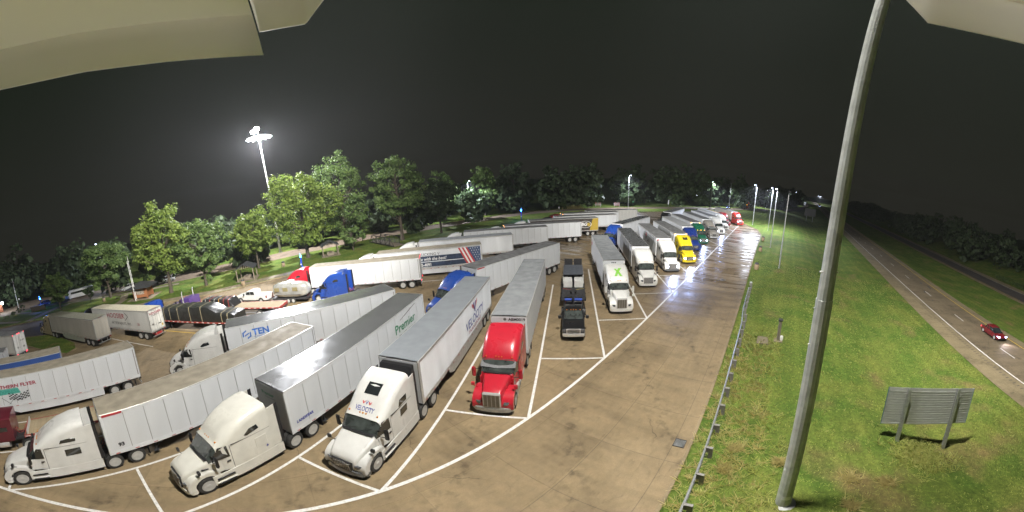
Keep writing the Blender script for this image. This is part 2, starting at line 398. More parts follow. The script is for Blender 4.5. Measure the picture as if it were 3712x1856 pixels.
def sheet(name, pts, m, z, thick=0.):
    b = MB()
    if thick: b.prism(pts, z-thick, z, 'z')
    else: b.add([(x,y,z) for x,y in pts], [tuple(range(len(pts)))])
    me = b.mesh(name, m)
    bm = bmesh.new(); bm.from_mesh(me); bmesh.ops.triangulate(bm, faces=[f for f in bm.faces if len(f.verts) > 4]); bm.to_mesh(me); bm.free()
    return struct(name, me)
def strip(b, P, Q, z):
    b.grid([[(p[0],p[1],z) for p in P],[(q[0],q[1],z) for q in Q]])
KB = [(-82,-14),(-82.3,-3.1),(-80.5,5.2),(-66,20.6),(-49.6,37.6),(-43.5,47.1),(-35.6,55.7),(-20,71.5),(0,90),(15,103),(30,113),(48,121),(70,125.5),(92,129)]
FAR = [(57.5,59.2),(66.8,68.2),(74,78),(78.2,89.1),(84,103),(92,129)]
near = al(-75,-2.45)
sheet('parking_lot', [near, al(82.5,-2.45)]+FAR[1:-1]+KB[::-1]+[(-90,-50)], CONC, -.012)
LN = [(-103,-14),(-103,-3),(-101.5,10),(-95,19.5),(-87.4,30),(-79,38.4),(-72.6,47),(-65,56.3),(-53,72),(-41,86),(-27,95),(-10,107),(6,121),(30,130),(50,133),(68,135),(96,139),(120,142),(144,147),(170,152),(232,187),(315,247),(420,330)]
LF = [(-133,-14),(-131,-3),(-129,14),(-112,24),(-99,36),(-89,50),(-81,60),(-72,69),(-59,83),(-46,96),(-31,104),(-14,115),(4,129),(29,136.4),(50,140),(70,143),(96,147),(120,150),(150,156),(178,162),(247,204),(335,266),(440,350)]
b = MB(); strip(b, LN, LF, -.03); struct('loop_road', b.mesh('loop_road', LOOPC))
def ribbon(b, P, w, z0, z1, side=0.):
    """kerb: a box section swept along the polyline P"""
    L, Rr = [], []
    for i, p in enumerate(P):
        a = Vector(P[max(0,i-1)]); c = Vector(P[min(len(P)-1,i+1)]); d = (c-a).normalized(); n = Vector((-d.y,d.x))
        L.append(Vector(p)+n*(side+w/2)); Rr.append(Vector(p)+n*(side-w/2))
    rings = [[(l.x,l.y,z0),(l.x,l.y,z1),(r.x,r.y,z1),(r.x,r.y,z0)] for l, r in zip(L, Rr)]
    b.loft(rings)
def kerb(name, P, w=.16, z0=-.05, z1=.13):
    b = MB(); ribbon(b, P, w, z0, z1); return struct(name, b.mesh(name, KERB, bevel=.02, seg=1))
kerb('kerb', [al(a,-2.37) for a in range(-60,83,8)]+[(66.9,68.1),(74.1,77.9),(78.3,89),(84.1,103),(92,128)])
kerb('kerb', KB[:-2]); 
LFs = [(x-.12,y+.12) for x,y in LF[8:]]; kerb('kerb', LFs[:16]); kerb('kerb', LN[5:19])
# lawn between the truck lot and the loop road
sheet('lawn', KB[:-1]+[(68,134.8)]+LN[14::-1], GRASS, .10, .16)
isl = [(-63.6,2.1),(-61,6.2),(-58.4,7.4),(-50,8.8),(-47,8.2),(-45.8,6.6),(-47.5,5),(-56.6,1.8),(-61,.6)]
sheet('grass_island', isl, GRASS, .09, .14); kerb('kerb', isl+[isl[0]])
sheet('asphalt_lane', [(-82,-13),(-80.4,5),(-66.3,19.9),(-59,9.6),(-64.6,2.4),(-62,-13)], ASPH, -.006)
def walk(P, w, z=.106):
    b = MB(); L, Rr = [], []
    for i, p in enumerate(P):
        a = Vector(P[max(0,i-1)]); c = Vector(P[min(len(P)-1,i+1)]); d = (c-a).normalized(); n = Vector((-d.y,d.x))
        L.append(Vector(p)+n*w/2); Rr.append(Vector(p)-n*w/2)
    strip(b, L, Rr, z); struct('sidewalk', b.mesh('sidewalk', WALK))
walk([(-79,8.6),(-67.3,21.2),(-51.2,38.4),(-45,48),(-37,56.5)], 2.6)
walk([(-82,4),(-88,9.5),(-92.5,14),(-93.5,19),(-88,26),(-80,33.5),(-72,42)], 2.2, .110)
walk([(-90,8),(-97,5),(-104,1)], 2.4, .114); walk([(-70,23),(-74,27),(-80.5,30)], 2.0, .117); walk([(-84,2),(-91,-4),(-95,-12)],2.,.120)
walk([(-80,33),(-74,31.5),(-68.5,30)], 2.2, .123)
# paint
def bar(b, p, q, w, z):
    p, q = Vector(p), Vector(q); d = (q-p).normalized(); n = Vector((-d.y,d.x))*w/2
    b.add([(p+n).to_tuple()+(z,),(q+n).to_tuple()+(z,),(q-n).to_tuple()+(z,),(p-n).to_tuple()+(z,)], [(0,1,2,3)])
O0 = Vector((-18.102,-2.598)); DV = Vector((6.18186,6.03168)); WV = Vector((1.31632,6.87753)); AV = WV.normalized()
def marks(name, segs, w=.17, z=.005, m=LINE_W):
    b = MB()
    for p, q in segs: bar(b, p, q, w, z)
    return struct(name, b.mesh(name, m))
marks('stall_edge_line', [(O0+DV*-6, O0+DV*14.6)], .20)
for k in range(-4, 15):
    J = O0+DV*k
    marks('stall_line', [(J+AV*.08, J+AV*25)], .17, .009)
    marks('stop_line', [(O0+DV*(k+1)-DV.normalized()*.12+AV*.06, J+WV+Vector((.10,-.02)))], .15, .012)
for i, p in enumerate([(-12,44.4),(-6.0,51.5),(-.5,57.5),(6,63.8),(13,69.5),(19,76),(26,82),(32,88.5),(39,95)]):
    marks('stall_line', [((p[0]-17,p[1]-2.3),(p[0]+5,p[1]+.4))], .15, .008)
marks('stall_line', [((-60,10.6),(-36.8,15.8))], .15, .008)
marks('stall_line', [((-58,15.9),(-30.5,22.6))], .15, .008, LINE_Y)
marks('stall_line', [((-52,25.5),(-27,31.5))], .15, .008); marks('stall_line', [((-45,36.2),(-22,39.2))], .15,.008)
# individually poured slabs nearest the camera; the sheet carries on beyond
sl = MB().box(0,3.984,0,3.264,-.05,0).mesh('concrete_slab', SLAB)
lot = bpy.data.objects['parking_lot']
for i in range(-6, 17):
    for j in range(0, 12):
        if i > 9 and j > 6: continue
        o = obj('concrete_slab', sl, lot); p = al(i*4.0-.2+.014, -3.35-(j+1)*3.28+.014)
        o.location = (p[0], p[1], random.uniform(-.004, 0)); o.rotation_euler[2] = math.atan2(E1.y, E1.x)
# gutter drain grate
gr = thing('drain_grate', 'rectangular iron storm drain grate in the gutter beside the weeds', 'drain', (*al(13.3,-2.92),0), math.atan2(E1.y,E1.x))
part('frame', DARKST, gr, lambda b: (b.box(-.32,.32,-.29,-.25,-.02,.02), b.box(-.32,.32,.25,.29,-.02,.02), b.box(-.32,-.28,-.25,.25,-.02,.02), b.box(.28,.32,-.25,.25,-.02,.02)))
for k in range(8): part('bar', STEEL, gr, lambda b: b.box(-.016,.016,-.25,.25,-.015,.012), key='grate', loc=(-.245+k*.07,0,0))
part('pit', BLACK, gr, lambda b: b.box(-.28,.28,-.25,.25,-.03,-.003))
mh = thing('manhole_cover', 'round manhole cover in the wet drive lane', 'manhole', (*al(45.6,-5.8),.001))
part('cover', DARKST, mh, lambda b: b.lathe([(.001,.010),(.30,.010),(.32,.004)],ax='z',n=20)); part('ring', STEEL, mh, lambda b: b.lathe([(.33,.003),(.33,.009),(.42,.009),(.42,.003)],ax='z',n=20))

# interstate, 1 m lower, straight
def hw(a, t): 
    return (E2.x*a+N2.x*(t+H0), E2.y*a+N2.y*(t+H0))
def hstrip(name, t0, t1, z, m, a0=-90, a1=1400):
    b = MB(); AA = [a0,-40,0,40,100,200,400,800,a1]
    strip(b, [hw(a,t0) for a in AA], [hw(a,t1) for a in AA], z); return struct(name, b.mesh(name, m))
hstrip('interstate', -.25, 7.55, -.985, HWYC); hstrip('shoulder', -3.3, -.25, -.989, SHLD); hstrip('shoulder', 7.55, 8.9, -.989, SHLD)
hstrip('opposite_carriageway', 28.0, 36.0, -.985, ASPH); hstrip('shoulder', 26.8, 28.0, -.989, SHLD); hstrip('shoulder', 36.0, 39.2, -.989, SHLD)
def hmark(name, t, w, m, a0=-80, a1=900): marks(name, [(Vector(hw(a0,t)), Vector(hw(a1,t)))], w, -.980, m)
hmark('edge_line', 0, .17, LINE_W); hmark('edge_line', 7.25, .15, LINE_Y); hmark('edge_line', 28.4, .15, LINE_Y); hmark('edge_line', 35.7, .16, LINE_W)
for k in range(-5, 26): marks('lane_dash', [(Vector(hw(15.6+k*13.6,3.55)), Vector(hw(18.8+k*13.6,3.55)))], .13, -.980)
b = MB()
for k in range(160): bar(b, hw(-20+k*.62,-.75), hw(-20+k*.62,-1.15), .2, -.983)
struct('rumble_strip', b.mesh('rumble_strip', mat('rumble_dark',(.11,.09,.07),.9)))
hp = MB()
for a, t, l, w_ in ((66,5.2,1.6,.5),(62.5,5.9,2.2,.45),(71,4.6,1.0,.3),(58.6,3.1,1.2,.35),(53,2.5,1.2,.2)):
    p, q = hw(a,t), hw(a+l,t+.25); bar(hp, p, q, w_, -.982)
struct('patch', hp.mesh('patch', ASPH))
# ------------------------------------------------------------------ lamps and masts
def lamp_light(parent, loc, power, col=(1,.97,.90), r=.3, spot=None, blend=.6, aim=None):
    l = bpy.data.lights.new('lamp', 'SPOT' if spot else 'POINT'); l.energy = power; l.color = col; l.shadow_soft_size = r
    if spot: l.spot_size = R(spot); l.spot_blend = blend
    o = bpy.data.objects.new('lamp', l); COL.objects.link(o); o.parent = parent; o.location = loc
    if aim is not None: o.rotation_euler = Vector(aim).to_track_quat('-Z','Y').to_euler()
    return o
# ------------------------------------------------------------------ trucks
RIM = mat('wheel_alloy', (.46,.46,.45), .42, .1, .12, 5)
def wheel(parent, loc, r=.52, wd=.30, rim=None, side=1, dual=False):
    """tyre with rim and hub; side = +1 faces +y"""
    def ty(b):
        h = wd/2
        b.lathe([(r*.60,-h*.9),(r*.80,-h),(r*.95,-h*.92),(r,-h*.62),(r,h*.62),(r*.95,h*.92),(r*.80,h),(r*.60,h*.9)], n=24)
        if dual: b.lathe([(r*.60,-h-.36),(r*.95,-h-.33),(r,-h-.28),(r,-h-.08),(r*.95,-h-.03),(r*.60,-h)], n=24)
    w = part('wheel', RUBBER, parent, ty, key=('t',r,wd,dual), loc=loc, smooth=40)
    if side < 0: w.rotation_euler[2] = math.pi
    def rm(b):
        h = wd/2
        if dual: pr = [(r*.66,h*.94),(r*.60,h*.84),(r*.55,h*.42),(r*.40,h*.30),(r*.24,h*.36),(r*.21,h*.9),(r*.12,h*.98),(.001,h*.98)]
        else: pr = [(r*.66,h*.94),(r*.58,h*.80),(r*.52,h*.50),(r*.38,h*.62),(r*.25,h*.70),(r*.2,h*1.05),(r*.12,h*1.12),(.001,h*1.12)]
        b.lathe(pr, n=24)
    part('rim', RIM, w, rm, key=('r',r,wd,dual), smooth=35)
    def nuts(b):
        for i in range(10):
            t = 2*math.pi*i/10; b.cyl((r*.34*math.cos(t),wd*.15 if dual else wd*.30,r*.34*math.sin(t)),(r*.34*math.cos(t),wd*.20 if dual else wd*.37,r*.34*math.sin(t)),.026,n=5)
    def holes(b):
        for i in range(8):
            t = 2*math.pi*(i+.5)/8; y0 = wd*.17 if dual else wd*.25
            b.cyl((r*.42*math.cos(t),y0,r*.42*math.sin(t)),(r*.42*math.cos(t),y0+wd*.08,r*.42*math.sin(t)),r*.095,n=6)
    part('hand_hole', BLACK, w, holes, key=('hh',r,wd,dual))
    part('wheel_nuts', DARKST, w, nuts, key=('n',r,wd,dual))
    return w

def sect(x, w, zt, zb, r, crown=.03, n=5):
    """body cross section at x: vertical sides, rounded top corners, slight crown"""
    P = [(x,-w,zb)]
    for i in range(n+1):
        t = math.pi/2*i/n; P.append((x, -w+r-r*math.cos(t), zt-r+r*math.sin(t)))
    for k in (-.5,0,.5): P.append((x, k*(w-r)*1.2, zt+crown*(1-abs(k))))
    for i in range(n+1):
        t = math.pi/2*(1-i/n); P.append((x, w-r+r*math.cos(t), zt-r+r*math.sin(t)))
    P.append((x, w, zb)); return P
def interp(tab, x):
    tab = sorted(tab)
    if x <= tab[0][0]: return tab[0][1:]
    for a, c in zip(tab, tab[1:]):
        if x <= c[0]:
            f = (x-a[0])/(c[0]-a[0]); return tuple(p+(q-p)*f for p, q in zip(a[1:], c[1:]))
    return tab[-1][1:]
# stations (x, half width, top z, corner radius); x = 0 is the trailer's front wall
KIND = {
 'aero': dict(cab=[(.75,1.22,3.93,.34),(1.2,1.22,3.92,.36),(1.75,1.22,3.83,.42),(2.2,1.21,3.66,.50),(2.6,1.19,3.42,.55),(2.9,1.16,3.16,.55),(3.08,1.12,2.93,.48),(3.16,1.08,2.76,.34),(3.22,1.06,2.70,.28),(3.95,1.01,2.00,.20),(4.05,1.0,1.92,.18)],
     hood=[(3.98,.99,1.93,.13),(4.6,.91,1.80,.15),(5.15,.80,1.64,.17),(5.5,.71,1.50,.17),(5.66,.66,1.36,.15),(5.72,.64,1.15,.12)], ws=(3.22,3.93), grille='bars', fw=.60),
 'pinched': dict(cab=[(.75,1.22,3.90,.34),(1.3,1.22,3.88,.40),(1.9,1.22,3.72,.50),(2.4,1.20,3.42,.56),(2.8,1.16,3.05,.50),(3.0,1.10,2.78,.36),(3.08,1.07,2.68,.28),(3.85,1.02,2.02,.20),(3.95,1.0,1.94,.18)],
     hood=[(3.88,.98,1.95,.14),(4.5,.88,1.82,.18),(5.1,.74,1.66,.20),(5.5,.63,1.48,.18),(5.68,.57,1.28,.16),(5.74,.54,1.05,.14)], ws=(3.08,3.83), grille='dark', fw=.60),
 'wedge': dict(cab=[(.75,1.22,3.97,.30),(1.3,1.22,3.93,.32),(2.0,1.21,3.70,.40),(2.6,1.18,3.30,.46),(3.0,1.14,2.98,.44),(3.25,1.09,2.74,.30),(3.32,1.07,2.66,.26),(4.0,1.02,2.02,.20),(4.1,1.0,1.95,.18)],
     hood=[(4.03,1.0,1.95,.12),(4.7,.94,1.76,.14),(5.3,.83,1.54,.16),(5.6,.74,1.38,.15),(5.70,.70,1.2,.12)], ws=(3.32,3.98), grille='diag', fw=.62),
 'longnose': dict(cab=[(.75,1.22,3.90,.30),(1.3,1.22,3.88,.34),(2.0,1.21,3.72,.46),(2.5,1.18,3.42,.54),(2.85,1.13,3.04,.50),(2.98,1.09,2.80,.34),(3.05,1.06,2.62,.22),(3.55,1.0,2.06,.16),(3.65,.98,2.0,.15)],
     hood=[(3.58,.84,2.0,.16),(4.3,.74,1.90,.18),(5.1,.62,1.78,.18),(5.55,.56,1.66,.16),(5.62,.55,1.6,.14)], ws=(3.05,3.53), grille='vertical', fw=.58),
 'classic': dict(cab=[(.75,1.20,2.95,.12),(1.9,1.20,2.96,.12),(2.0,1.12,2.72,.12),(3.1,1.06,2.70,.14),(3.2,1.04,2.6,.14),(3.45,1.0,2.05,.12),(3.55,.98,2.0,.12)],
     hood=[(3.48,.80,1.98,.12),(4.3,.72,1.92,.12),(5.5,.56,1.84,.12),(5.58,.55,1.8,.12)], ws=(3.2,3.44), grille='vertical', fw=.56),
}
XM = {'aero':([.75,3.22,3.93,5.72],[1.0,3.95,4.55,5.90]),'pinched':([.75,3.08,3.83,5.74],[.95,3.85,4.42,6.05]),'wedge':([.75,3.32,3.98,5.70],[1.05,3.72,4.26,5.66]),'longnose':([.75,3.05,3.53,5.62],[.80,3.55,4.10,5.72]),'classic':([.75,5.58],[.75,5.58])}
for _k, (_a, _b) in XM.items():
    D = KIND[_k]; f_ = lambda x: float(np.interp(x, _a, _b)) if x > _a[0] else x+_b[0]-_a[0]
    D['cab0'], D['ws0'] = D['cab'], D['ws']
    D['cab'] = [(f_(q[0]),)+q[1:] for q in D['cab']]; D['hood'] = [(f_(q[0]),)+q[1:] for q in D['hood']]; D['ws'] = tuple(f_(q) for q in D['ws']); D['shift'] = _b[-1]-5.72
def semi_truck(kind, pm, label, loc, rz, group=None, dx=0., lit=False, amber=False, skirt=True, skylight=False, ext=True, mirror=None, visor=None, detail=True, hitch=0., extra=None, bumperm=None, lowtrim=None):
    K = KIND[kind]; d = detail; xa, xb = XM[kind]
    def M(x): return float(np.interp(x, xa, xb)) if x > xa[0] else (x+(xb[0]-xa[0])*max(0,min(1,x/xa[0])))
    sh = K['shift']
    t = thing('semi_truck', label, 'truck', (loc[0],loc[1],0), rz, group)
    if hitch: t.rotation_euler[2] = rz+hitch
    off = (dx,0,0); mirror = mirror or BLACK; bumperm = bumperm or pm
    key = (kind, pm.name)
    def P(name, m, fn, key2=None, mode=None, **k):
        xm = {'n': None, 'm': M, 's': lambda x: x+sh}[mode or 'n']
        return part(name, m, t, fn, key=(kind,key2 or name), loc=off, xmap=xm, **k)
    P('cab', pm, lambda b: b.loft([sect(x,w,zt,1.02,r) for x,w,zt,r in K['cab']]), smooth=38)
    P('hood', pm, lambda b: b.loft([sect(x,w,zt,.62,r,.04) for x,w,zt,r in K['hood']]), smooth=38)
    xw, wr = 4.72, .53; fw = K['fw']
    def fender(b):
        arc = [(xw+.64*math.cos(a),.53+.66*math.sin(a)) for a in np.linspace(-.12, math.pi+.12, 11)]
        out = [(4.03,.52),(3.98,1.05),(4.15,1.30),(4.5,1.42),(5.0,1.42),(5.35,1.30),(5.62,1.05),(5.70,.78),(5.68,.46)]
        for s in (1,-1):
            b.prism(out+arc, s*(fw-.06), s*1.20, 'y')
    P('fender', pm, fender, mode='s', smooth=40, bevel=.06, seg=2)
    def bump(b):
        b.prism([(5.28,-1.2),(5.55,-1.2),(5.74,-.98),(5.82,-.5),(5.84,0),(5.82,.5),(5.74,.98),(5.55,1.2),(5.28,1.2)], .27, .60, 'z')
    P('bumper', bumperm, bump, mode='s', smooth=40, bevel=.04, seg=2)
    P('bumper_valance', BLACK, lambda b: b.prism([(5.3,-1.1),(5.66,-1.0),(5.78,-.4),(5.78,.4),(5.66,1.0),(5.3,1.1)],   .18, .27, 'z'), mode='s')
    gx = K['hood'][-1][0]; gw = K['hood'][-1][1]
    g = K['grille']
    if g == 'bars':
        gp = P('grille', BLACK, lambda b: b.prism([(gx-.05,.58),(gx+.10,.60),(gx+.06,1.28),(gx-.05,1.32)], -.58, .58, 'y'))
        part('grille_bars', CHROME, gp, lambda b: [b.box(gx+.07,gx+.13-k*.012,-.55,.55,.66+k*.14,.71+k*.14) for k in range(5)], key=(kind,'gb'))
    elif g == 'dark':
        gp = P('grille', BLACK, lambda b: b.prism([(gx-.05,.58),(gx+.10,.60),(gx+.06,1.10),(gx-.05,1.14)], -.46, .46, 'y'))
        part('grille_bars', CHROME, gp, lambda b: [b.box(gx+.07,gx+.13-k*.012,-.40,.40,.66+k*.15,.69+k*.15) for k in range(3)], key=(kind,'gb'))
    elif g == 'diag':
        gp = P('grille', BLACK, lambda b: b.prism([(-.52,.60),(.52,.60),(.58,1.16),(-.58,1.16)], gx-.05, gx+.10, 'x'))
        def mesh_(b):
            for i in range(9):
                for j in range(5): b.box(gx+.10,gx+.115,-.46+i*.105,-.40+i*.105,.66+j*.10,.705+j*.10)
            b.prism([(-.50,.64),(-.42,.64),(.50,1.10),(.42,1.10)], gx+.116, gx+.13, 'x')
        part('grille_bars', CHROME, gp, mesh_, key=(kind,'gb'))
    else:
        gp = P('grille', CHROME, lambda b: b.prism([(gx-.04,.60),(gx+.08,.62),(gx+.08,1.60),(gx-.04,1.70)], -gw+.02, gw-.02, 'y'), bevel=.03)
        def gr2(b):
            n = 4
            for i in range(n):
                w2 = (gw*2-.16)/n; y = -gw+.08+i*w2; b.box(gx+.082,gx+.09,y+.02,y+w2-.02,.68,1.54)
        part('grille_mesh', mat('grille_mesh',(.16,.15,.13),.4,.7), gp, gr2, key=(kind,'gb'))
    hm = HEADON if lit else HEADL
    for s in (1,-1):
        P('headlight', hm, lambda b, s=s: b.prism([(5.42,s*1.16),(5.60,s*1.08),(5.74,s*.80),(5.76,s*.66),(5.52,s*.70)], .80, 1.00, 'z'), 'hl%d'%s, mode='s', bevel=.02, seg=1)
        def mir(b, s=s):
            b.box(3.55,3.72,s*1.32,s*1.56,1.72,2.42)
        P('mirror', mirror, mir, 'mir%d'%s, mode='m', bevel=.05)
        def arm(b, s=s):
            b.cyl((3.70,s*1.0,1.85),(3.64,s*1.34,1.85),.025,n=6); b.cyl((3.70,s*1.0,2.3),(3.64,s*1.34,2.3),.025,n=6)
        P('mirror_arm', BLACK, arm, 'ma%d'%s, mode='m')
        if d:
            P('hood_mirror', mirror if mirror is not BLACK else BLACK, lambda b, s=s: (b.box(4.95,5.08,s*1.18,s*1.38,1.62,1.84), b.cyl((4.85,s*1.0,1.40),(5.02,s*1.26,1.64),.022,n=5)), 'hm%d'%s, mode='s', bevel=.02, seg=1)
        # door, door window, handle
        hwd = lambda x: interp([c[:2] for c in K['cab0']], x)[0]
        def door(b, s=s):
            y = hwd(3.3)
            b.prism([(2.78,1.06),(3.78,1.06),(3.86,1.84),(2.78,1.84)], s*(hwd(3.8)-.02), s*(y+.012), 'y')
        dr = P('door', pm, door, 'door%d'%s, mode='m', bevel=.012, seg=1)
        part('handle', BLACK, dr, lambda b, s=s: b.box(2.84,3.0,s*(hwd(2.9)+.010),s*(hwd(2.9)+.045),1.58,1.66), key=(kind,'h%d'%s), xmap=M)
        def win(b, s=s):
            wt = K['ws0'][0]; top = min(2.62, interp([(c[0],c[2]) for c in K['cab0']], wt)[0]-.14)
            pts = [(2.82,1.86),(K['ws0'][1]-.02,1.86),(wt+.0,top+.04),(2.86,top+.04)]
            y0 = [s*(hwd(p[0])+.014) for p in pts]
            b.add([(p[0],y,p[1]) for p,y in zip(pts,y0)]+[(p[0],y-s*.03,p[1]) for p,y in zip(pts,y0)], [(0,1,2,3),(7,6,5,4),(0,4,5,1),(1,5,6,2),(2,6,7,3),(3,7,4,0)])
        P('side_window', GLASS, win, 'win%d'%s, mode='m')
        if kind == 'wedge':
            wins = [[(1.25,2.62),(2.0,2.62),(1.85,2.98),(1.2,2.98)],[(1.3,1.95),(1.95,1.95),(1.9,2.38),(1.25,2.38)]]
        elif kind == 'pinched': wins = [[(1.25,2.75),(2.0,2.75),(1.9,2.98),(1.5,3.02),(1.25,2.95)],[(1.15,1.78),(1.85,1.78),(1.85,2.26),(1.15,2.26)]]
        elif kind == 'classic': wins = [[(1.1,1.9),(1.7,1.9),(1.7,2.25),(1.1,2.25)]]
        else: wins = [[(1.3,2.78),(1.9,2.66),(2.05,2.74),(1.75,3.02),(1.38,3.05)]]
        for q, wn in enumerate(wins):
            P('sleeper_window', GLASS, lambda b, s=s, wn=wn: b.prism(wn, s*1.18, s*1.236, 'y'), 'sw%d%d'%(s,q), mode='m', bevel=.01, seg=1)
        if skirt:
            def sk(b, s=s):
                b.prism([(.35,.36),(3.96,.36),(4.02,1.02),(.35,1.02)], s*1.17, s*1.22, 'y')
                b.box(2.78,3.86,s*1.02,s*1.30,.50,.56)
            P('side_skirt', lowtrim or pm, sk, 'sk%d'%s, mode='m', bevel=.012, seg=1)
            if d: P('step', BLACK, lambda b, s=s: (b.box(2.85,3.8,s*1.215,s*1.30,.74,.79), b.box(2.85,3.8,s*1.21,s*1.31,.40,.44), b.box(.35,3.96,s*1.175,s*1.235,.335,.36)), 'st%d'%s, mode='m')
        else:
            P('fuel_tank', CHROME, lambda b, s=s: b.cyl((1.2,s*.92,.70),(2.7,s*.92,.70),.30,n=18), 'ft%d'%s, mode='m', smooth=40)
            P('battery_box', ALU, lambda b, s=s: b.box(2.85,3.75,s*.70,s*1.2,.42,.98), 'bb%d'%s, mode='m', bevel=.02, seg=1)
        if ext and kind != 'classic':
            P('fairing', pm, lambda b, s=s: b.prism([(.40,1.05),(.76,1.05),(.76,3.62),(.40,3.66)], s*1.18, s*1.22, 'y'), 'ex%d'%s, mode='m')
            P('fairing_edge', BLACK, lambda b, s=s: b.prism([(.24,1.05),(.40,1.05),(.40,3.66),(.24,3.66)], s*1.165, s*1.21, 'y'), 'ee%d'%s, mode='m')
        # steer wheel
        wheel(t, (xw+dx+sh, s*1.04, .53), .53, .30, ALU, s)
        for xx in (-.15, -1.45): wheel(t, (xx, s*1.09, .52), .52, .30, ALU, s, True)
        # shut lines between cab, sleeper and roof fairing
        if kind != 'classic':
            P('panel_gap', BLACK, lambda b, s=s: b.prism([(2.735,1.04),(2.755,1.04),(2.755,2.56),(2.735,2.56)], s*1.17, s*(hwd(2.75)+.006), 'y'), 'pg%d'%s, mode='m')
            P('panel_gap', BLACK, lambda b, s=s: b.prism([(.80,2.50),(2.70,2.56),(2.70,2.575),(.80,2.515)], s*1.17, s*1.227, 'y'), 'pf%d'%s, mode='m')
            P('locker_door', pm, lambda b, s=s: b.prism([(1.05,1.55),(1.62,1.55),(1.62,2.22),(1.05,2.22)], s*1.20, s*1.232, 'y'), 'ld%d'%s, mode='m', bevel=.012, seg=1) if kind == 'aero' else None
            P('hood_vent', BLACK, lambda b, s=s: b.prism([(4.10,1.44),(4.75,1.52),(4.78,1.58),(4.10,1.54)], s*.80, s*(1.005-.0), 'y'), 'hv%d'%s, mode='s') if kind == 'aero' else None
    # windscreen
    w0, w1 = K['ws']
    def ws(b):
        rings = []
        for f in (0,.33,.66,1):
            x = w0+(w1-w0)*f; hw2, zt, r = interp(K['cab'], x)
            ring = []
            for p in sect(x,hw2,zt,zt-r-.06,r)[1:-1]: ring.append((p[0]+.012,p[1]*1.004,p[2]+.014))
            rings.append(ring)
        b.loft(rings, closed=False)
    wsn = P('windshield', INTER, ws, smooth=60)
    if d:
        part('wiper', BLACK, wsn, lambda b: (b.cyl((w1+.02,.1,interp(K['cab'],w1)[1]+.05),(w1-.18,.75,interp(K['cab'],w1-.18)[1]+.05),.012,n=4), b.cyl((w1+.02,-.75,interp(K['cab'],w1)[1]+.02),(w1-.1,-.1,interp(K['cab'],w1-.1)[1]+.06),.012,n=4)), key=(kind,'wp'))
    if kind != 'classic' and not visor:
        def brow(b):
            rings = []
            for x, lift in ((w0-.30,.012),(w0-.12,.030),(w0+.02,.040),(w0+.12,.035)):
                hw2, zt, r = interp(K['cab'], min(x, w0)); z_ = zt-(max(0,x-w0)*.35)
                o = [(x, p[1]*1.010, p[2]+lift) for p in sect(x,hw2,z_,z_-r-.03,r)[1:-1]]
                rings.append(o+[(x, p[1]*.985, p[2]-.035) for p in o[::-1]])
            b.loft(rings)
        P('brow', pm, brow, smooth=50)
    def cowl(b):
        hw2, zt, r = interp(K['cab'], w1-.01); b.prism([(w1-.06,-hw2+.06),(w1+.10,-hw2+.16),(w1+.14,0),(w1+.10,hw2-.16),(w1-.06,hw2-.06)], zt-.05, zt+.035, 'z')
    P('cowl', BLACK, cowl, bevel=.01, seg=1)
    if visor or amber:
        def vz(b):
            x0 = w0-.02; hw2, zt, r = interp(K['cab'], x0)
            b.add([(x0,-hw2-.02,zt-.08),(x0,hw2+.02,zt-.08),(x0,hw2-.1,zt+.06),(x0,-hw2+.1,zt+.06),(x0+.42,-hw2-.02,zt-.30),(x0+.46,0,zt-.36),(x0+.42,hw2+.02,zt-.30)],
                  [(0,4,5),(0,5,1),(1,5,6),(3,2,1,0)])
        if visor: P('sun_visor', visor, vz, 'visor')
    def mark(b):
        for y in (-.9,-.2,0,.2,.9):
            x0 = w0-.06; hw2, zt, r = interp(K['cab'], x0); b.box(x0-.05,x0+.03,y*hw2*.85-.035,y*hw2*.85+.035,zt+.035,zt+.115)
    P('marker_light', AMBON if amber else AMBER, mark, 'mk', bevel=.01, seg=1)
    if skylight:
        def skl(b):
            rings = []
            for x in (2.20,2.50,2.82):
                hw2, zt, r = interp(K['cab'], x); rings.append([(x,y,zt+.045) for y in (-.42,0,.42)])
            b.loft(rings, closed=False)
        P('skylight', GLASS, skl, 'skl')
    if kind == 'classic':
        for s in (1,-1): P('exhaust_stack', CHROME, lambda b, s=s: (b.cyl((2.1,s*1.28,1.2),(2.1,s*1.28,3.75),.085,n=12), b.cyl((2.1,s*1.28,3.7),(1.95,s*1.28,3.95),.085,n=12)), 'stk%d'%s, smooth=40)
        P('air_cleaner', CHROME, lambda b: [b.cyl((3.75,s*1.02,1.2),(3.75,s*1.02,2.0),.19,n=14) for s in (1,-1)], smooth=40)
    part('chassis', DARKST, t, lambda b: (b.box(-2.2,4.6,.36,.46,.70,1.0), b.box(-2.2,4.6,-.46,-.36,.70,1.0), b.box(-1.55,-1.35,-1.0,1.0,.42,.62), b.box(-.25,-.05,-1.0,1.0,.42,.62), b.box(-.2,.9,-.36,.36,.62,.9)), key='chassis')
    part('fifth_wheel', DARKST, t, lambda b: b.prism([(-1.3,-.45),(-.2,-.5),(-.2,.5),(-1.3,.45)],1.0,1.09,'z'), key='fifth')
    part('mud_flap', BLACK, t, lambda b: (b.box(-2.22,-2.20,.72,1.26,.30,1.0), b.box(-2.22,-2.20,-1.26,-.72,.30,1.0)), key='flap')
    if d: part('air_hose', mat('hose_red',(.35,.05,.04),.5), t, lambda b: (b.tube([(.72,.25,1.5),(.5,.28,1.18),(.2,.2,1.22),(.02,.3,1.6)],.022,5), b.tube([(.72,-.15,1.5),(.45,-.1,1.15),(.2,-.1,1.25),(.02,-.2,1.6)],.022,5)), key='hose')
    if lit and d: lamp_light(t, (6.25+dx,0,.9), 3600, (.42,.55,1), .15, 84, 1., (1,0,-.075))
    if extra: extra(t, dx)
    return t
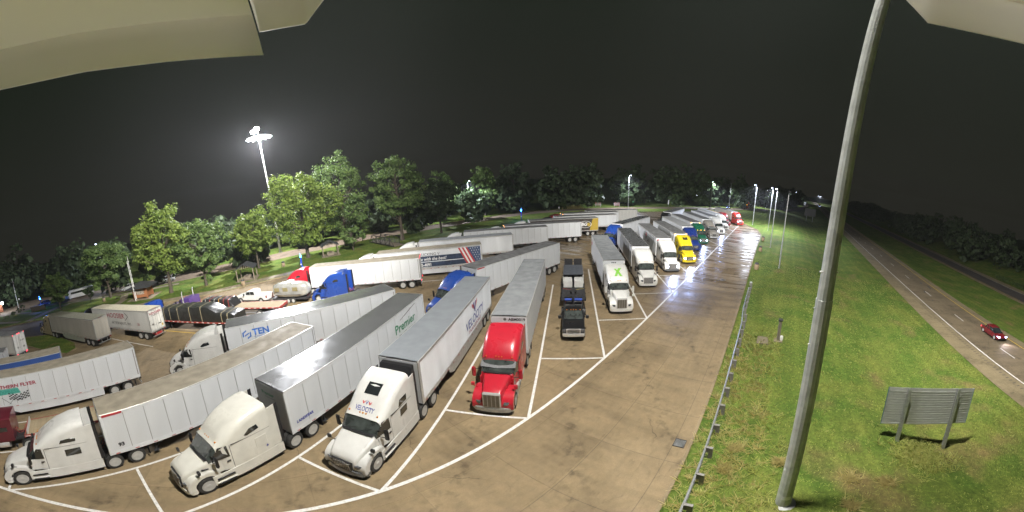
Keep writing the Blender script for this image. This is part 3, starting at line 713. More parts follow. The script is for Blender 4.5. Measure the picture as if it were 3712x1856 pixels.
# ------------------------------------------------------------------ trailers
SEAM = mat('panel_seam_grey', (.24,.24,.235), .6)
def semi_trailer(label, loc, rz, L=16.15, body=TRW, roof=ROOF_G, side='panel', group=None, skirt=False, tail=False, reefer=False, frontm=None, rails=ALU, rear='doors', detail=True, extra=None, marker=None, tandem=1.3, npan=13, seam=None):
    t = thing('semi_trailer', label, 'trailer', (loc[0],loc[1],0), rz, group)
    W = 1.285; key = round(L,2)
    def P(name, m, fn, k2=None, **k): return part(name, m, t, fn, key=(key, k2 or name), **k)
    P('body', seam or SEAM, lambda b: b.box(-L+.02,-.02,-W,W,1.14,4.02))
    pw = (L-.30)/npan
    if side == 'panel':
        for s in (1,-1):
            for k in range(npan):
                part('side_panel', body, t, lambda b: b.box(-pw+.035,0,-.014,.014,1.40,3.90), key=(key,'pan',npan), loc=(-.15-k*pw, s*(W+.004), 0), bevel=.006, seg=1)
    elif side == 'rib':
        def rib(b):
            n = 44
            for s in (1,-1):
                rows = []
                for i in range(n*2+1):
                    z = 1.40+2.5*i/(n*2); y = s*(W+.006+(.014 if i%2 else 0)); rows.append([(-.18,y,z),(-L*.5,y,z),(-L+.12,y,z)])
                b.grid(rows)
        P('side_wall', body, rib, smooth=25)
    else:
        P('side_wall', body, lambda b: (b.box(-L+.12,-.15,W,W+.015,1.40,3.90), b.box(-L+.12,-.15,-W-.015,-W,1.40,3.90)))
    def rail(b):
        for s in (1,-1):
            b.box(-L,0,s*(W-.01),s*(W+.028),3.90,4.07); b.box(-L,0,s*(W-.01),s*(W+.022),1.12,1.40)
            b.box(-.16,.0,s*(W-.06),s*(W+.026),1.40,3.90); b.box(-L,-L+.10,s*(W-.06),s*(W+.026),1.40,3.90)
    P('rail', rails if side != 'panel' else body, rail, bevel=.008, seg=1)
    P('rail_cap', ALU, lambda b: [b.box(-L-.004,.004,s*(W-.03),s*(W+.034),4.03,4.085) for s in (1,-1)], bevel=.008, seg=1)
    def rf(b):
        nx = 64; rows = []
        for i in range(nx+1):
            x = -L+.02+(L-.04)*i/nx; h = .007*math.cos(i*math.pi)  # bows show through the sheet
            rows.append([(x,y,4.088+.022*(1-(y/1.27)**2)+h*(1-(y/1.27)**2)) for y in (-1.27,-.9,-.45,0,.45,.9,1.27)])
        b.grid(rows)
    P('roof', roof, rf, smooth=60)
    P('front_wall', frontm or body, lambda b: b.box(0,.018,-W+.05,W-.05,1.18,4.0), bevel=.006, seg=1)
    def tape(b, red):
        n = int(L/1.15)
        for s in (1,-1):
            for k in range(n):
                x = -.35-k*1.12; o = 0 if red else .26
                b.box(x-o-.25,x-o,s*(W+.022),s*(W+.027),1.17,1.22)
    P('reflective_tape', RED_T, lambda b: tape(b,True), 'tr'); P('reflective_tape', WHT_T, lambda b: tape(b,False), 'tw')
    # rear
    for s in (1,-1):
        dr = part('rear_door', body, t, lambda b, s=s: b.box(-L-.05,-L+.02,s*.012,s*1.20,1.26,3.96), key=(key,'rd%d'%s), bevel=.008, seg=1)
        part('lock_rod', STEEL, dr, lambda b, s=s: [b.cyl((-L-.085,s*y,1.24),(-L-.085,s*y,3.98),.02,n=6) for y in (.16,.62)]+[b.box(-L-.10,-L-.05,s*.10,s*.34,1.95,2.02)], key=(key,'lr%d'%s))
        part('hinge', STEEL, dr, lambda b, s=s: [b.box(-L-.07,-L-.04,s*1.08,s*1.24,1.5+k*.55,1.57+k*.55) for k in range(5)], key=(key,'hg%d'%s))
    P('rear_frame', STEEL, lambda b: (b.box(-L-.06,-L+.02,-1.30,1.30,1.10,1.25), b.box(-L-.06,-L+.02,-1.30,1.30,3.97,4.09), b.box(-L-.06,-L+.02,1.21,1.30,1.25,3.97), b.box(-L-.06,-L+.02,-1.30,-1.21,1.25,3.97)))
    tm = TAILON if tail else TAILL
    for s in (1,-1):
        P('tail_light', tm, lambda b, s=s: b.cyl((-L-.05,s*1.12,1.02),(-L-.08,s*1.12,1.02),.07,n=12), 'tl%d'%s)
        P('tail_light', tm, lambda b, s=s: b.cyl((-L-.05,s*.94,1.02),(-L-.08,s*.94,1.02),.07,n=12), 'tk%d'%s)
    P('clearance_light', tm, lambda b: [b.box(-L-.085,-L-.06,y-.06,y+.06,4.005,4.06) for y in (-1.2,-.22,0,.22,1.2)])
    P('rear_light_board', DARKST, lambda b: b.box(-L-.05,-L+.05,-1.25,1.25,.92,1.10))
    P('underride_guard', STEEL, lambda b: (b.box(-L-.06,-L+.04,-1.15,1.15,.46,.56), b.box(-L-.05,-L+.03,.45,.53,.56,1.0), b.box(-L-.05,-L+.03,-.53,-.45,.56,1.0)))
    # under frame
    P('underframe', DARKST, lambda b: [b.box(-L+.1,-.1,-1.1,1.1,1.06,1.14)]+[b.box(-L+.3+k*1.6,-L+.4+k*1.6,-1.25,1.25,.98,1.08) for k in range(int(L/1.6))])
    def lg(b):
        for s in (1,-1): b.box(-2.75,-2.62,s*.85,s*.98,.32,1.1); b.box(-2.85,-2.52,s*.78,s*1.06,.28,.32); b.cyl((-2.68,s*.9,.5),(-3.4,s*.9,1.08),.04,n=6)
        b.cyl((-2.68,-.85,.7),(-2.68,.85,.7),.03,n=6)
    P('landing_gear', DARKST, lg)
    P('bogie', DARKST, lambda b: (b.box(-L+tandem-.8,-L+tandem+2.1,.44,.56,.72,1.0), b.box(-L+tandem-.8,-L+tandem+2.1,-.56,-.44,.72,1.0), b.box(-L+tandem-.06,-L+tandem+.06,-1.0,1.0,.46,.58), b.box(-L+tandem+1.19,-L+tandem+1.31,-1.0,1.0,.46,.58)), ('bg',tandem))
    P('mud_flap', BLACK, lambda b: (b.box(-L+tandem-.78,-L+tandem-.76,.66,1.28,.28,1.0), b.box(-L+tandem-.78,-L+tandem-.76,-1.28,-.66,.28,1.0)), ('mf',tandem))
    for s in (1,-1):
        for xx in (-L+tandem, -L+tandem+1.25): wheel(t, (xx, s*1.10, .52), .52, .30, ALU if detail else STEEL, s, True)
        if skirt: P('side_skirt', rails if side=='rib' else body, lambda b, s=s: b.prism([(-4.2,.80),(-5.0,.42),(-L+tandem+2.2,.42),(-L+tandem+2.2,1.10),(-4.2,1.10)], s*1.24, s*1.26, 'y'), ('sk%d'%s,tandem))
    if marker:
        P('marker_light', AMBON, lambda b: [b.box(.02,.06,s*1.05-.10,s*1.05+.10,3.86,3.96) for s in (1,-1)], 'mkr')
    if reefer:
        P('reefer_unit', BLACK, lambda b: b.prism([(.02,1.95),(.50,2.0),(.56,2.3),(.52,3.55),(.36,3.86),(.02,3.9)], -1.02, 1.02, 'y'), bevel=.04)
        P('reefer_panel', WHITE, lambda b: [b.box(.56,.585,s*.74-.24,s*.74+.24,2.05,3.2) for s in (1,-1)], bevel=.01, seg=1)
        P('reefer_louvre', STEEL, lambda b: [b.box(.555,.60,-.78,.5,3.0+k*.085,3.045+k*.085) for k in range(7)])
        P('corner_post', CHROME, lambda b: [b.box(-.20,.03,s*1.24,s*1.318,1.16,4.0) for s in (1,-1)], bevel=.02, seg=1)
    if extra: extra(t, L, W+.034)
    return t

NAVY = mat('lettering_navy', (.045,.06,.30), .5); MAROON = mat('lettering_maroon', (.32,.035,.06), .5); GREENL = mat('lettering_green', (.03,.20,.10), .5)
BLUEL = mat('lettering_blue', (.05,.17,.55), .5); BLKL = mat('lettering_black', (.03,.03,.035), .5); REDL = mat('lettering_red', (.50,.05,.06), .5); WHTL = mat('lettering_white', (.8,.8,.8), .5)
GREYL = mat('decal_grey', (.16,.155,.15), .5); LIME = mat('lettering_lime', (.20,.50,.06), .5)

def wing_logo(t, x, y, z, k, face='L'):
    """red wings either side of a blue V"""
    for s in (-1,1):
        for i in range(3):
            u0 = s*(.14+.17*i); pts = [(u0,.20+.10*i),(u0+s*.13,.26+.10*i),(u0+s*.10,.02+.10*i),(u0+s*.02,-.06+.08*i)]
            plate('logo_wing', [(a*k,c*k) for a,c in pts], REDL, t, face, 0, (x,y,z))
    for s in (-1,1): plate('logo_v', [(k*s*.16,k*.42),(k*s*.30,k*.42),(k*s*.04,k*-.30),(k*s*-.06,k*-.30)], NAVY, t, face, 0, (x,y+(.002 if s>0 else .007)*(1 if face=='L' else -1),z))

def ex_velocity(t, L, Y):
    text('lettering', 'VELOCITY', .98, NAVY, t, (-8.0,Y,2.02), 'L', .012, .15, wide=1.12)
    text('lettering', 'TRANSPORT', .42, MAROON, t, (-8.6,Y,1.56), 'L', 0, 0, wide=1.5)
    wing_logo(t, -10.6, Y, 3.15, 1.25); 
def ex_premier(t, L, Y):
    text('lettering', 'Premier', 1.02, GREENL, t, (-L+5.2,Y,2.55), 'L', .02)
    text('lettering', 'TRAILER LEASING', .36, BLKL, t, (-L+4.7,Y,2.05), 'L', .0)
    for i, (a,c) in enumerate(((.9,3.2),(1.6,2.9))): plate('logo_stroke', [(a,.0+i*.1),(a+1.9,.34+i*.1),(a+1.95,.40+i*.1),(a,.05+i*.1)], GREYL, t, 'L', 0, (-L+5.2,Y,3.42))
    text('lettering', 'LANDSTAR', .25, NAVY, t, (-.42,Y,1.70), 'L', .012, .1)
    text('lettering', 'Premier', .34, GREENL, t, (.022,-.72,3.35), 'F', .008); text('lettering', 'TRAILER LEASING', .12, BLKL, t, (.022,-.5,3.18), 'F')
    text('lettering', 'LANDSTAR', .16, BLKL, t, (.022,-.95,1.6), 'F')
def ex_ten(t, L, Y):
    text('lettering', 'TEN', .80, BLUEL, t, (-2.38,Y,3.02), 'L', .03, wide=1.0)
    plate('logo_line', [(0,0),(1.5,0),(1.5,.03),(0,.03)], BLUEL, t, 'L', 0, (-2.42,Y,2.84))
    q = lambda r, a: (r*math.cos(a), r*math.sin(a))
    for i in (1,2,4,5):
        a0, a1 = R(60*i+30), R(60*i+90)
        plate('logo_hexagon', [q(.44,a0),q(.44,a1),q(.30,a1),q(.30,a0)], BLUEL, t, 'L', 0, (-1.85,Y,3.16))
    plate('logo_hexagon', [(-.20,-.06),(.20,.14),(.20,.26),(-.20,.06)], BLUEL, t, 'L', 0, (-1.85,Y,3.06))
def ex_hoosier(t, L, Y):
    text('lettering', 'HOOSIER', 1.05, MAROON, t, (-4.6,Y,2.85), 'L', .01, 0, wide=1.05); text('lettering', 'air transport, inc.', .72, GREYL, t, (-5.6,Y,1.95), 'L', .006)
    for p in ([(4.8,.95),(5.5,.36),(5.4,.30),(4.7,.86)],[(5.5,.36),(4.6,-.25),(4.7,-.32),(5.5,.24)]): plate('logo_arrow', p, GREYL, t, 'L', 0, (-4.6,Y,2.85))
    text('lettering', '50', .5, MAROON, t, (-12.0,Y,2.0), 'L', .0)
    text('lettering', 'HOOSIER', .42, MAROON, t, (-L-.112,1.05,3.42), 'B', .006, wide=1.15); text('lettering', 'AIR TRANSPORT INC', .15, BLKL, t, (-L-.112,.85,3.22), 'B')
    plate('placard', [(0,0),(.34,0),(.34,.22),(0,.22)], GREYL, t, 'B', 0, (-L-.062,.9,2.0)); plate('placard', [(0,0),(.26,0),(.26,.3),(0,.3)], mat('placard_yellow',(.5,.36,.05),.5), t, 'B', 0, (-L-.062,-.72,1.5))
    plate('decal_arrow', [(0,.1),(.3,.1),(.3,.3),(.36,.3),(.36,.0),(0,.0)], BLKL, t, 'B', 0, (-L-.062,-.35,1.9))
    part('red_bumper', mat('bumper_red',(.35,.03,.03),.5), t, lambda b: b.box(-L-.03,-L+.9,-.6,.6,.56,.95)); 
def ex_abm(t, L, Y):
    text('lettering', 'ABM0019', .30, BLKL, t, (.022,-.02,3.72), 'F', .012); part('logo_oval', GREYL, t, lambda b: b.lathe([(.001,.022),(.11,.022)],c=(0,-.28,3.82),ax='x',n=14))
def ex_flyer(t, L, Y):
    text('lettering', 'NORTHERN FLYER', .46, MAROON, t, (-L+13.55,Y,3.02), 'L', .014, wide=1.15); text('lettering', 'EXPRESS', .44, mat('lettering_teal',(.05,.32,.26),.5), t, (-L+12.6,Y,2.52), 'L', .02, wide=1.1)
    plate('logo_field', [(0,0),(2.2,0),(2.0,.55),(.2,.55)], mat('logo_teal',(.10,.40,.34),.5), t, 'L', 0, (-L+12.8,Y-.008,2.42))
    for s, ox in ((1,0),(-1,-3.1)):
        for i in range(6):
            for j in range(5):
                u, v = i*.16, j*.13+ i*.05
                if (i+j) % 2: plate('flag_check', [(u,v),(u+.16,v+.05),(u+.16,v+.18),(u,v+.13)] if s>0 else [(3.1-u,v),(3.1-u-.16,v+.05),(3.1-u-.16,v+.18),(3.1-u,v+.13)], BLKL, t, 'L', 0, (-L+10.9 if s>0 else -L+14.0-.1+.0,Y,1.62+ (0)))
        plate('flag_pole', [(0,0),(.05,0),(s*.75+.05,.75),(s*.75,.75)], BLKL, t, 'L', 0, (-L+11.8+s*.1,Y+.002,1.42))
def ex_b(t, L, Y):
    text('lettering', '93', .36, BLKL, t, (-.62,Y,1.66), 'L', .02)
    plate('builder_plate', [(0,0),(1.15,.0),(1.15,.14),(0,.14)], RED_T, t, 'L', 0, (-.15,Y,3.90))
    for k, u in enumerate((10.35,10.8,11.7)): plate('placard', [(0,-.26),(.26,0),(0,.26),(-.26,0)], [WHTL,GREYL,GREYL][k], t, 'L', 0, (-u,Y-.012,1.95+.1*k))
def ex_flag(t, L, Y):
    # fleet graphics: dark blue bands with a slogan, and a waving flag at the tail
    text('lettering', 'TRUCKING V', .60, BLKL, t, (-6.3,Y,3.12), 'L', .0, wide=.98)
    DB = mat('graphic_dark_blue',(.035,.055,.10),.5,0,.5,2)
    plate('graphic_band', [(0,0),(8.6,0),(8.2,.78),(0,.78)], DB, t, 'L', 0, (-5.2,Y-.012,2.28)); plate('graphic_band', [(0,0),(9.0,0),(8.6,.70),(0,.70)], DB, t, 'L', 0, (-5.2,Y-.012,1.46))
    text('lettering', "e with the best!", .66, WHTL, t, (-6.85,Y,2.42), 'L', .012, .25, wide=.92)
    text('lettering', '55-4091', .62, WHTL, t, (-6.6,Y,1.56), 'L', .02, wide=.9)
    for i in range(5):
        c = [REDL,WHTL,REDL,WHTL,REDL][i]; u = i*.28
        plate('flag_stripe', [(u+.0,2.40),(u+.28,2.40),(u+1.45,0),(u+1.17,0)], c, t, 'L', 0, (-12.6,Y-.004,1.46))
    plate('flag_field', [(0,2.40),(1.95,2.40),(1.95,0),(1.17,0)], mat('flag_blue',(.06,.10,.20),.5,0,.3,3), t, 'L', 0, (-14.0,Y-.004,1.46))
    for i in range(6):
        for j in range(7):
            u, v = .1+i*.36+(j%2)*.18, .15+j*.34
            if u > (2.4-v)*.49+.12 and u < 1.88: plate('flag_star', [(u,v-.08),(u+.06,v),(u,v+.10),(u-.06,v)], WHTL, t, 'L', 0, (-14.0,Y+.004,1.46))
def ex_land(t, L, Y):
    text('lettering', 'Land', 1.15, BLKL, t, (-6.75,-Y,2.35), 'R', .03); 
    plate('graphic_panel', [(0,0),(8.5,0),(8.5,.9),(9.6,2.3),(1.4,2.3),(0,1.2)], GREYL if False else mat('decal_mid_grey',(.30,.31,.31),.5), t, 'R', 0, (-10.6,-Y+.012,1.42))
    part('logo_disc', REDL, t, lambda b: b.lathe([(.001,-Y-.004),(.62,-Y-.004)],c=(-7.6,0,3.05),ax='y',n=22)); part('logo_disc', BLKL, t, lambda b: b.prism([(-8.22,3.05),(-6.98,3.05),(-7.05,2.72),(-7.3,2.48),(-7.6,2.42),(-7.9,2.48),(-8.15,2.72)],-Y-.008,-Y-.005,'y'))
    part('logo_disc', REDL, t, lambda b: b.lathe([(.001,.026),(.20,.026)],c=(0,-.95,3.62),ax='x',n=16)); part('logo_disc', BLKL, t, lambda b: b.prism([(-1.15,3.62),(-.75,3.62),(-.80,3.48),(-.95,3.42),(-1.1,3.48)],.030,.034,'x'))
def ex_greyside(t, L, Y):
    plate('graphic_panel', [(0,0),(10.5,0),(10.5,1.9),(9.8,2.5),(1.2,2.5),(0,1.4)], mat('decal_mid_grey',(.30,.31,.31),.5), t, 'R', 0, (-12.2,-Y+.012,1.42))
def ex_bg(t, L, Y):
    BR = mat('graphic_brown',(.060,.050,.045),.5); YE = mat('graphic_gold',(.48,.34,.05),.5)
    plate('graphic_panel', [(0,0),(13.9,0),(14.7,2.66),(0,2.66)], BR, t, 'L', 0, (-.1,Y-.012,1.30)); plate('graphic_panel', [(13.9,0),(16.0,0),(16.0,2.66),(14.7,2.66)], YE, t, 'L', 0, (-.1,Y-.011,1.30))
    text('lettering', 'BG', 1.0, WHTL, t, (-11.9,Y+.004,2.35), 'L', .05, .2, wide=1.1)
    def oval(b):
        P = [[(-12.95+1.5*k*math.cos(a), Y+.002, 2.65+.78*k*math.sin(a)) for a in np.linspace(0,2*math.pi,29)] for k in (.90,1.0)]; b.grid(P)
    part('logo_oval', WHTL, t, oval); part('logo_dot', YE, t, lambda b: b.prism([(-13.75+.4*math.cos(a),2.62+.4*math.sin(a)) for a in np.linspace(0,2*math.pi,16)[:-1]],Y+.0,Y+.004,'y'))
def ex_rearmark(t, L, Y):
    text('lettering', 'CO INC.', .26, BLKL, t, (-L-.112,-.05,2.85), 'B', .006)
    plate('placard', [(0,-.2),(.2,0),(0,.2),(-.2,0)], GREYL, t, 'B', 0, (-L-.062,.62,2.05)); plate('placard', [(0,0),(.35,0),(.35,.3),(0,.3)], GREYL, t, 'B', 0, (-L-.062,-.5,1.75))
def cab_text(*items):
    def f(t, dx):
        for s, size, m, org, face, kw in items: text('lettering', s, size, m, t, (org[0]+dx,org[1],org[2]), face, **kw)
    return f
def roofx(t, dx):
    # green X decal following the roof slope above the windscreen
    K = KIND['longnose']['cab']; 
    def p(x, y): hw2, zt, r = interp(K, x); return (x+dx+.01, y, zt+.05+.02*(1-abs(y)))
    for pts in ([(2.35,-.42),(2.35,-.18),(3.2,.42),(3.2,.14)],[(2.22,.44),(2.26,.10),(3.2,-.44),(3.2,-.16)]):
        n = 6; a, b2, c, d2 = pts
        rows = [[p(a[0]+(d2[0]-a[0])*i/n, a[1]+(d2[1]-a[1])*i/n), p(b2[0]+(c[0]-b2[0])*i/n, b2[1]+(c[1]-b2[1])*i/n)] for i in range(n+1)]
        part('roof_decal', LIME, t, lambda b: b.grid(rows))
def velocity_cab(t, dx):
    K = KIND['wedge']['cab']
    def onroof(o):
        for v in o.data.vertices:
            x, y, z = v.co; hw2, zt, r = interp(K, x-dx); v.co = (x, y, zt+.055)
    onroof(text('lettering', 'VELOCITY', .28, NAVY, t, (3.58+dx,0,0), 'T', .004, 0, 'CENTER', .86))
    onroof(text('lettering', 'V', .18, REDL, t, (3.28+dx,-.19,0), 'T', .006, 0, 'CENTER', 1.6)); onroof(text('lettering', 'V', .24, NAVY, t, (3.29+dx,0.0,0), 'T', .008, 0, 'CENTER', .9)); onroof(text('lettering', 'V', .18, REDL, t, (3.28+dx,.19,0), 'T', .006, 0, 'CENTER', 1.6))
def cv_roof(t, dx):
    K = KIND['aero']['cab']
    o = text('lettering', 'CV', .42, BLKL, t, (3.0+dx,0,0), 'T', .0, 0, 'CENTER', 1.2)
    for v in o.data.vertices: x, y, z = v.co; v.co = (x, y, interp(K, x-dx)[1]+.05)
# ------------------------------------------------------------------ flatbeds and other vehicles
def hump(name, m, t, x0, x1, z0, prof, w=1.22, seed=1, key=None):
    """a tarped load: rounded, wrinkled; prof = [(fraction along, top z)]"""
    r = np.random.default_rng(seed)
    def f(b):
        n, mth = 34, 16; rows = []
        for i in range(n+1):
            q = i/n; x = x0+(x1-x0)*q; zt = float(np.interp(q, [p[0] for p in prof], [p[1] for p in prof])); row = []
            for k in range(mth+1):
                a = k/mth; 
                if a < .3: y, z = -w-.03*math.sin(a*9), z0+(zt-z0)*(a/.3)**.9
                elif a > .7: y, z = w+.03*math.sin(a*9), z0+(zt-z0)*((1-a)/.3)**.9
                else: y, z = -w+2*w*(a-.3)/.4, zt+.05*math.sin((a-.3)/.4*math.pi)
                s = .035*math.sin(x*5.1+k*1.3)+.03*math.sin(x*2.3-k*2.1+seed)
                row.append((x+r.normal(0,.012), y*(1+.02*math.sin(x*3.7+k))+r.normal(0,.012), max(z0, z+(s if 0<k<mth else 0)+r.normal(0,.012))))
            rows.append(row)
        b.grid(rows); m2 = mth+1; N = len(b.v)
        b.f.append(tuple(range(m2))); b.f.append(tuple(range(N-m2, N)))
    return part(name, m, t, f, smooth=50)
def strap(t, x, z0, zt, w=1.26, m=STRAP):
    part('strap', m, t, lambda b: b.grid([[(x-.05,y,z),(x+.05,y,z)] for y,z in ((-w-.02,z0-.2),(-w-.03,zt-.25),(-w+.10,zt+.03),(0,zt+.10),(w-.10,zt+.03),(w+.03,zt-.25),(w+.02,z0-.2))]))
def flatbed(label, loc, rz, L=14.6, group=None, extra=None, tandem=1.5):
    t = thing('flatbed_trailer', label, 'trailer', (loc[0],loc[1],0), rz, group); key = ('fb',L)
    P = lambda n, m, f, k2=None, **k: part(n, m, t, f, key=(key,k2 or n), **k)
    P('frame', DARKST, lambda b: (b.box(-L+.2,-.3,.42,.54,.85,1.32), b.box(-L+.2,-.3,-.54,-.42,.85,1.32)))
    P('side_rail', mat('red_rail',(.30,.05,.04),.5), lambda b: (b.box(-L,0,1.22,1.30,1.26,1.42), b.box(-L,0,-1.30,-1.22,1.26,1.42), b.box(-L-.03,-L+.05,-1.3,1.3,1.1,1.42), b.box(-.05,.02,-1.3,1.3,1.2,1.42)))
    P('reflective_tape', WHT_T, lambda b: [b.box(-.4-k*.9,-.05-k*.9,s*1.30,s*1.306,1.30,1.36) for k in range(int(L/.9)) for s in (1,-1)])
    for k in range(12): part('plank', WOOD, t, lambda b: b.box(-L+.06,-.06,-.098,.098,1.33,1.41), key=(key,'pl'), loc=(0,-1.11+k*.2018,random.uniform(-.006,.006)))
    P('landing_gear', DARKST, lambda b: [b.box(-2.9,-2.77,s*.85-.07,s*.85+.07,.3,1.2) for s in (1,-1)])
    P('rear_light_board', DARKST, lambda b: (b.box(-L-.04,-L+.06,-1.2,1.2,.85,1.1), b.box(-L-.04,-L+.04,-1.1,1.1,.45,.55), b.box(-L-.03,-L+.03,.45,.55,.55,.9), b.box(-L-.03,-L+.03,-.55,-.45,.55,.9)))
    for s in (1,-1):
        P('tail_light', TAILL, lambda b, s=s: b.cyl((-L-.04,s*1.0,.97),(-L-.07,s*1.0,.97),.07,n=10), 'tl%d'%s)
        for xx in (-L+tandem,-L+tandem+1.6): wheel(t, (xx,s*1.1,.52), .52, .30, ALU, s, True)
    P('axle', DARKST, lambda b: [b.box(x-.06,x+.06,-1,1,.46,.58) for x in (-L+tandem,-L+tandem+1.6)], ('ax',tandem))
    if extra: extra(t, L)
    return t

def carbody(t, name, m, st, **k):
    """st: (x, half width, bottom z, top z, corner radius)"""
    return part(name, m, t, lambda b: b.loft([sect(x,w,zt,zb,r,.015,4) for x,w,zb,zt,r in st]), smooth=45, **k)
def pickup(label, loc, rz, pm, trim=CHROME, dual=False, bed_open=True, group=None, Lb=2.0, lit=False, grillem=None, cap=None, tail=False):
    """crew-cab pickup. x = 0 rear bumper, faces +x"""
    t = thing('pickup_truck', label, 'pickup', (loc[0],loc[1],0), rz, group)
    L = 4.05+Lb
    carbody(t, 'hood', pm, [(L-2.15,.98,.55,1.28,.10),(L-1.4,.98,.55,1.28,.12),(L-.5,.96,.55,1.22,.12),(L-.18,.93,.6,1.16,.12),(L-.12,.9,.6,1.05,.1)])
    carbody(t, 'cab', pm, [(Lb+.05,.97,.52,1.25,.08),(L-1.9,.98,.52,1.27,.08)])
    carbody(t, 'roof', pm, [(Lb+.12,.86,1.2,1.78,.12),(Lb+.3,.84,1.2,1.90,.14),(L-2.7,.84,1.2,1.93,.14),(L-2.35,.83,1.2,1.86,.14),(L-1.75,.86,1.2,1.30,.10)])
    part('windshield', INTER, t, lambda b: b.add([(L-2.33,-.74,1.86),(L-2.33,.74,1.86),(L-1.72,.82,1.32),(L-1.72,-.82,1.32),(L-2.33,-.74,1.80),(L-2.33,.74,1.80),(L-1.78,.82,1.28),(L-1.78,-.82,1.28)],[(0,1,2,3),(4,7,6,5),(0,3,7,4),(1,5,6,2),(0,4,5,1),(3,2,6,7)]))
    for s in (1,-1):
        part('side_window', GLASS, t, lambda b, s=s: b.prism([(L-2.95,1.32),(L-2.05,1.32),(L-2.40,1.78),(L-2.92,1.80)], s*.82, s*.885, 'y'))
        part('side_window', GLASS, t, lambda b, s=s: b.prism([(Lb+.25,1.32),(L-3.05,1.32),(L-3.02,1.80),(Lb+.35,1.80)], s*.82, s*.885, 'y'))
        part('door', pm, t, lambda b, s=s: b.box(L-3.02,L-2.0,s*.965,s*.99,.60,1.26), bevel=.01, seg=1); part('door', pm, t, lambda b, s=s: b.box(Lb+.2,L-3.05,s*.965,s*.99,.60,1.26), bevel=.01, seg=1)
        part('mirror', BLACK, t, lambda b, s=s: (b.box(L-2.06,L-1.90,s*1.10,s*1.36,1.28,1.58), b.box(L-2.0,L-1.95,s*.95,s*1.12,1.36,1.42)), bevel=.03, seg=1)
        part('headlight', HEADON if lit else HEADL, t, lambda b, s=s: b.box(L-.32,L-.10,s*.62,s*.93,.82,1.12), bevel=.03, seg=1)
        part('tail_light', TAILON if tail else TAILL, t, lambda b, s=s: b.box(-.02,.10,s*.80,s*.985,.85,1.22))
        part('bed_side', pm, t, lambda b, s=s: b.box(.02,Lb,s*.84,s*.98,.55,1.28), bevel=.03, seg=1)
        wheel(t, (L-1.0,s*.88,.40), .40, .26, ALU, s); wheel(t, (1.05,s*(1.02 if dual else .88),.40), .40, .26, ALU, s)
        part('wheel_arch', BLACK, t, lambda b, s=s: [b.prism([(x+.50*math.cos(a),.42+.50*math.sin(a)) for a in np.linspace(0,math.pi,10)], s*.90, s*.995, 'y') for x in (L-1.0,1.05)])
        if dual: part('fender', pm, t, lambda b, s=s: b.prism([(1.05+.62*math.cos(a),.42+.62*math.sin(a)) for a in np.linspace(0,math.pi,10)]+[(1.05+.5*math.cos(a),.42+.5*math.sin(a)) for a in np.linspace(math.pi,0,10)], s*.96, s*1.20, 'y'), bevel=.03, seg=1)
    part('tailgate', pm, t, lambda b: b.box(0,.10,-.84,.84,.62,1.26), bevel=.02, seg=1)
    part('bed_floor', BLACK if pm.name!='paint_white' else mat('bed_liner_tan',(.42,.38,.28),.7), t, lambda b: b.box(.1,Lb,-.84,.84,.70,.76))
    part('bumper', trim, t, lambda b: b.prism([(L-.22,-.97),(L-.02,-.9),(L+.06,-.4),(L+.06,.4),(L-.02,.9),(L-.22,.97)], .48, .74, 'z'), bevel=.03); part('bumper', trim, t, lambda b: b.box(-.16,.0,-.9,.9,.50,.66), bevel=.03)
    g = part('grille', trim, t, lambda b: b.box(L-.16,L-.05,-.60,.60,.76,1.16), bevel=.03)
    part('grille_slot', BLACK, g, lambda b: [b.box(L-.06,L-.044,-.52,.52,.80+k*.115,.87+k*.115) for k in range(3)])
    part('roof_marker', AMBER, t, lambda b: [b.box(L-2.46,L-2.38,y-.05,y+.05,1.90,1.945) for y in (-.6,-.22,0,.22,.6)])
    part('chassis', DARKST, t, lambda b: b.box(.1,L-.3,-.7,.7,.36,.56))
    return t
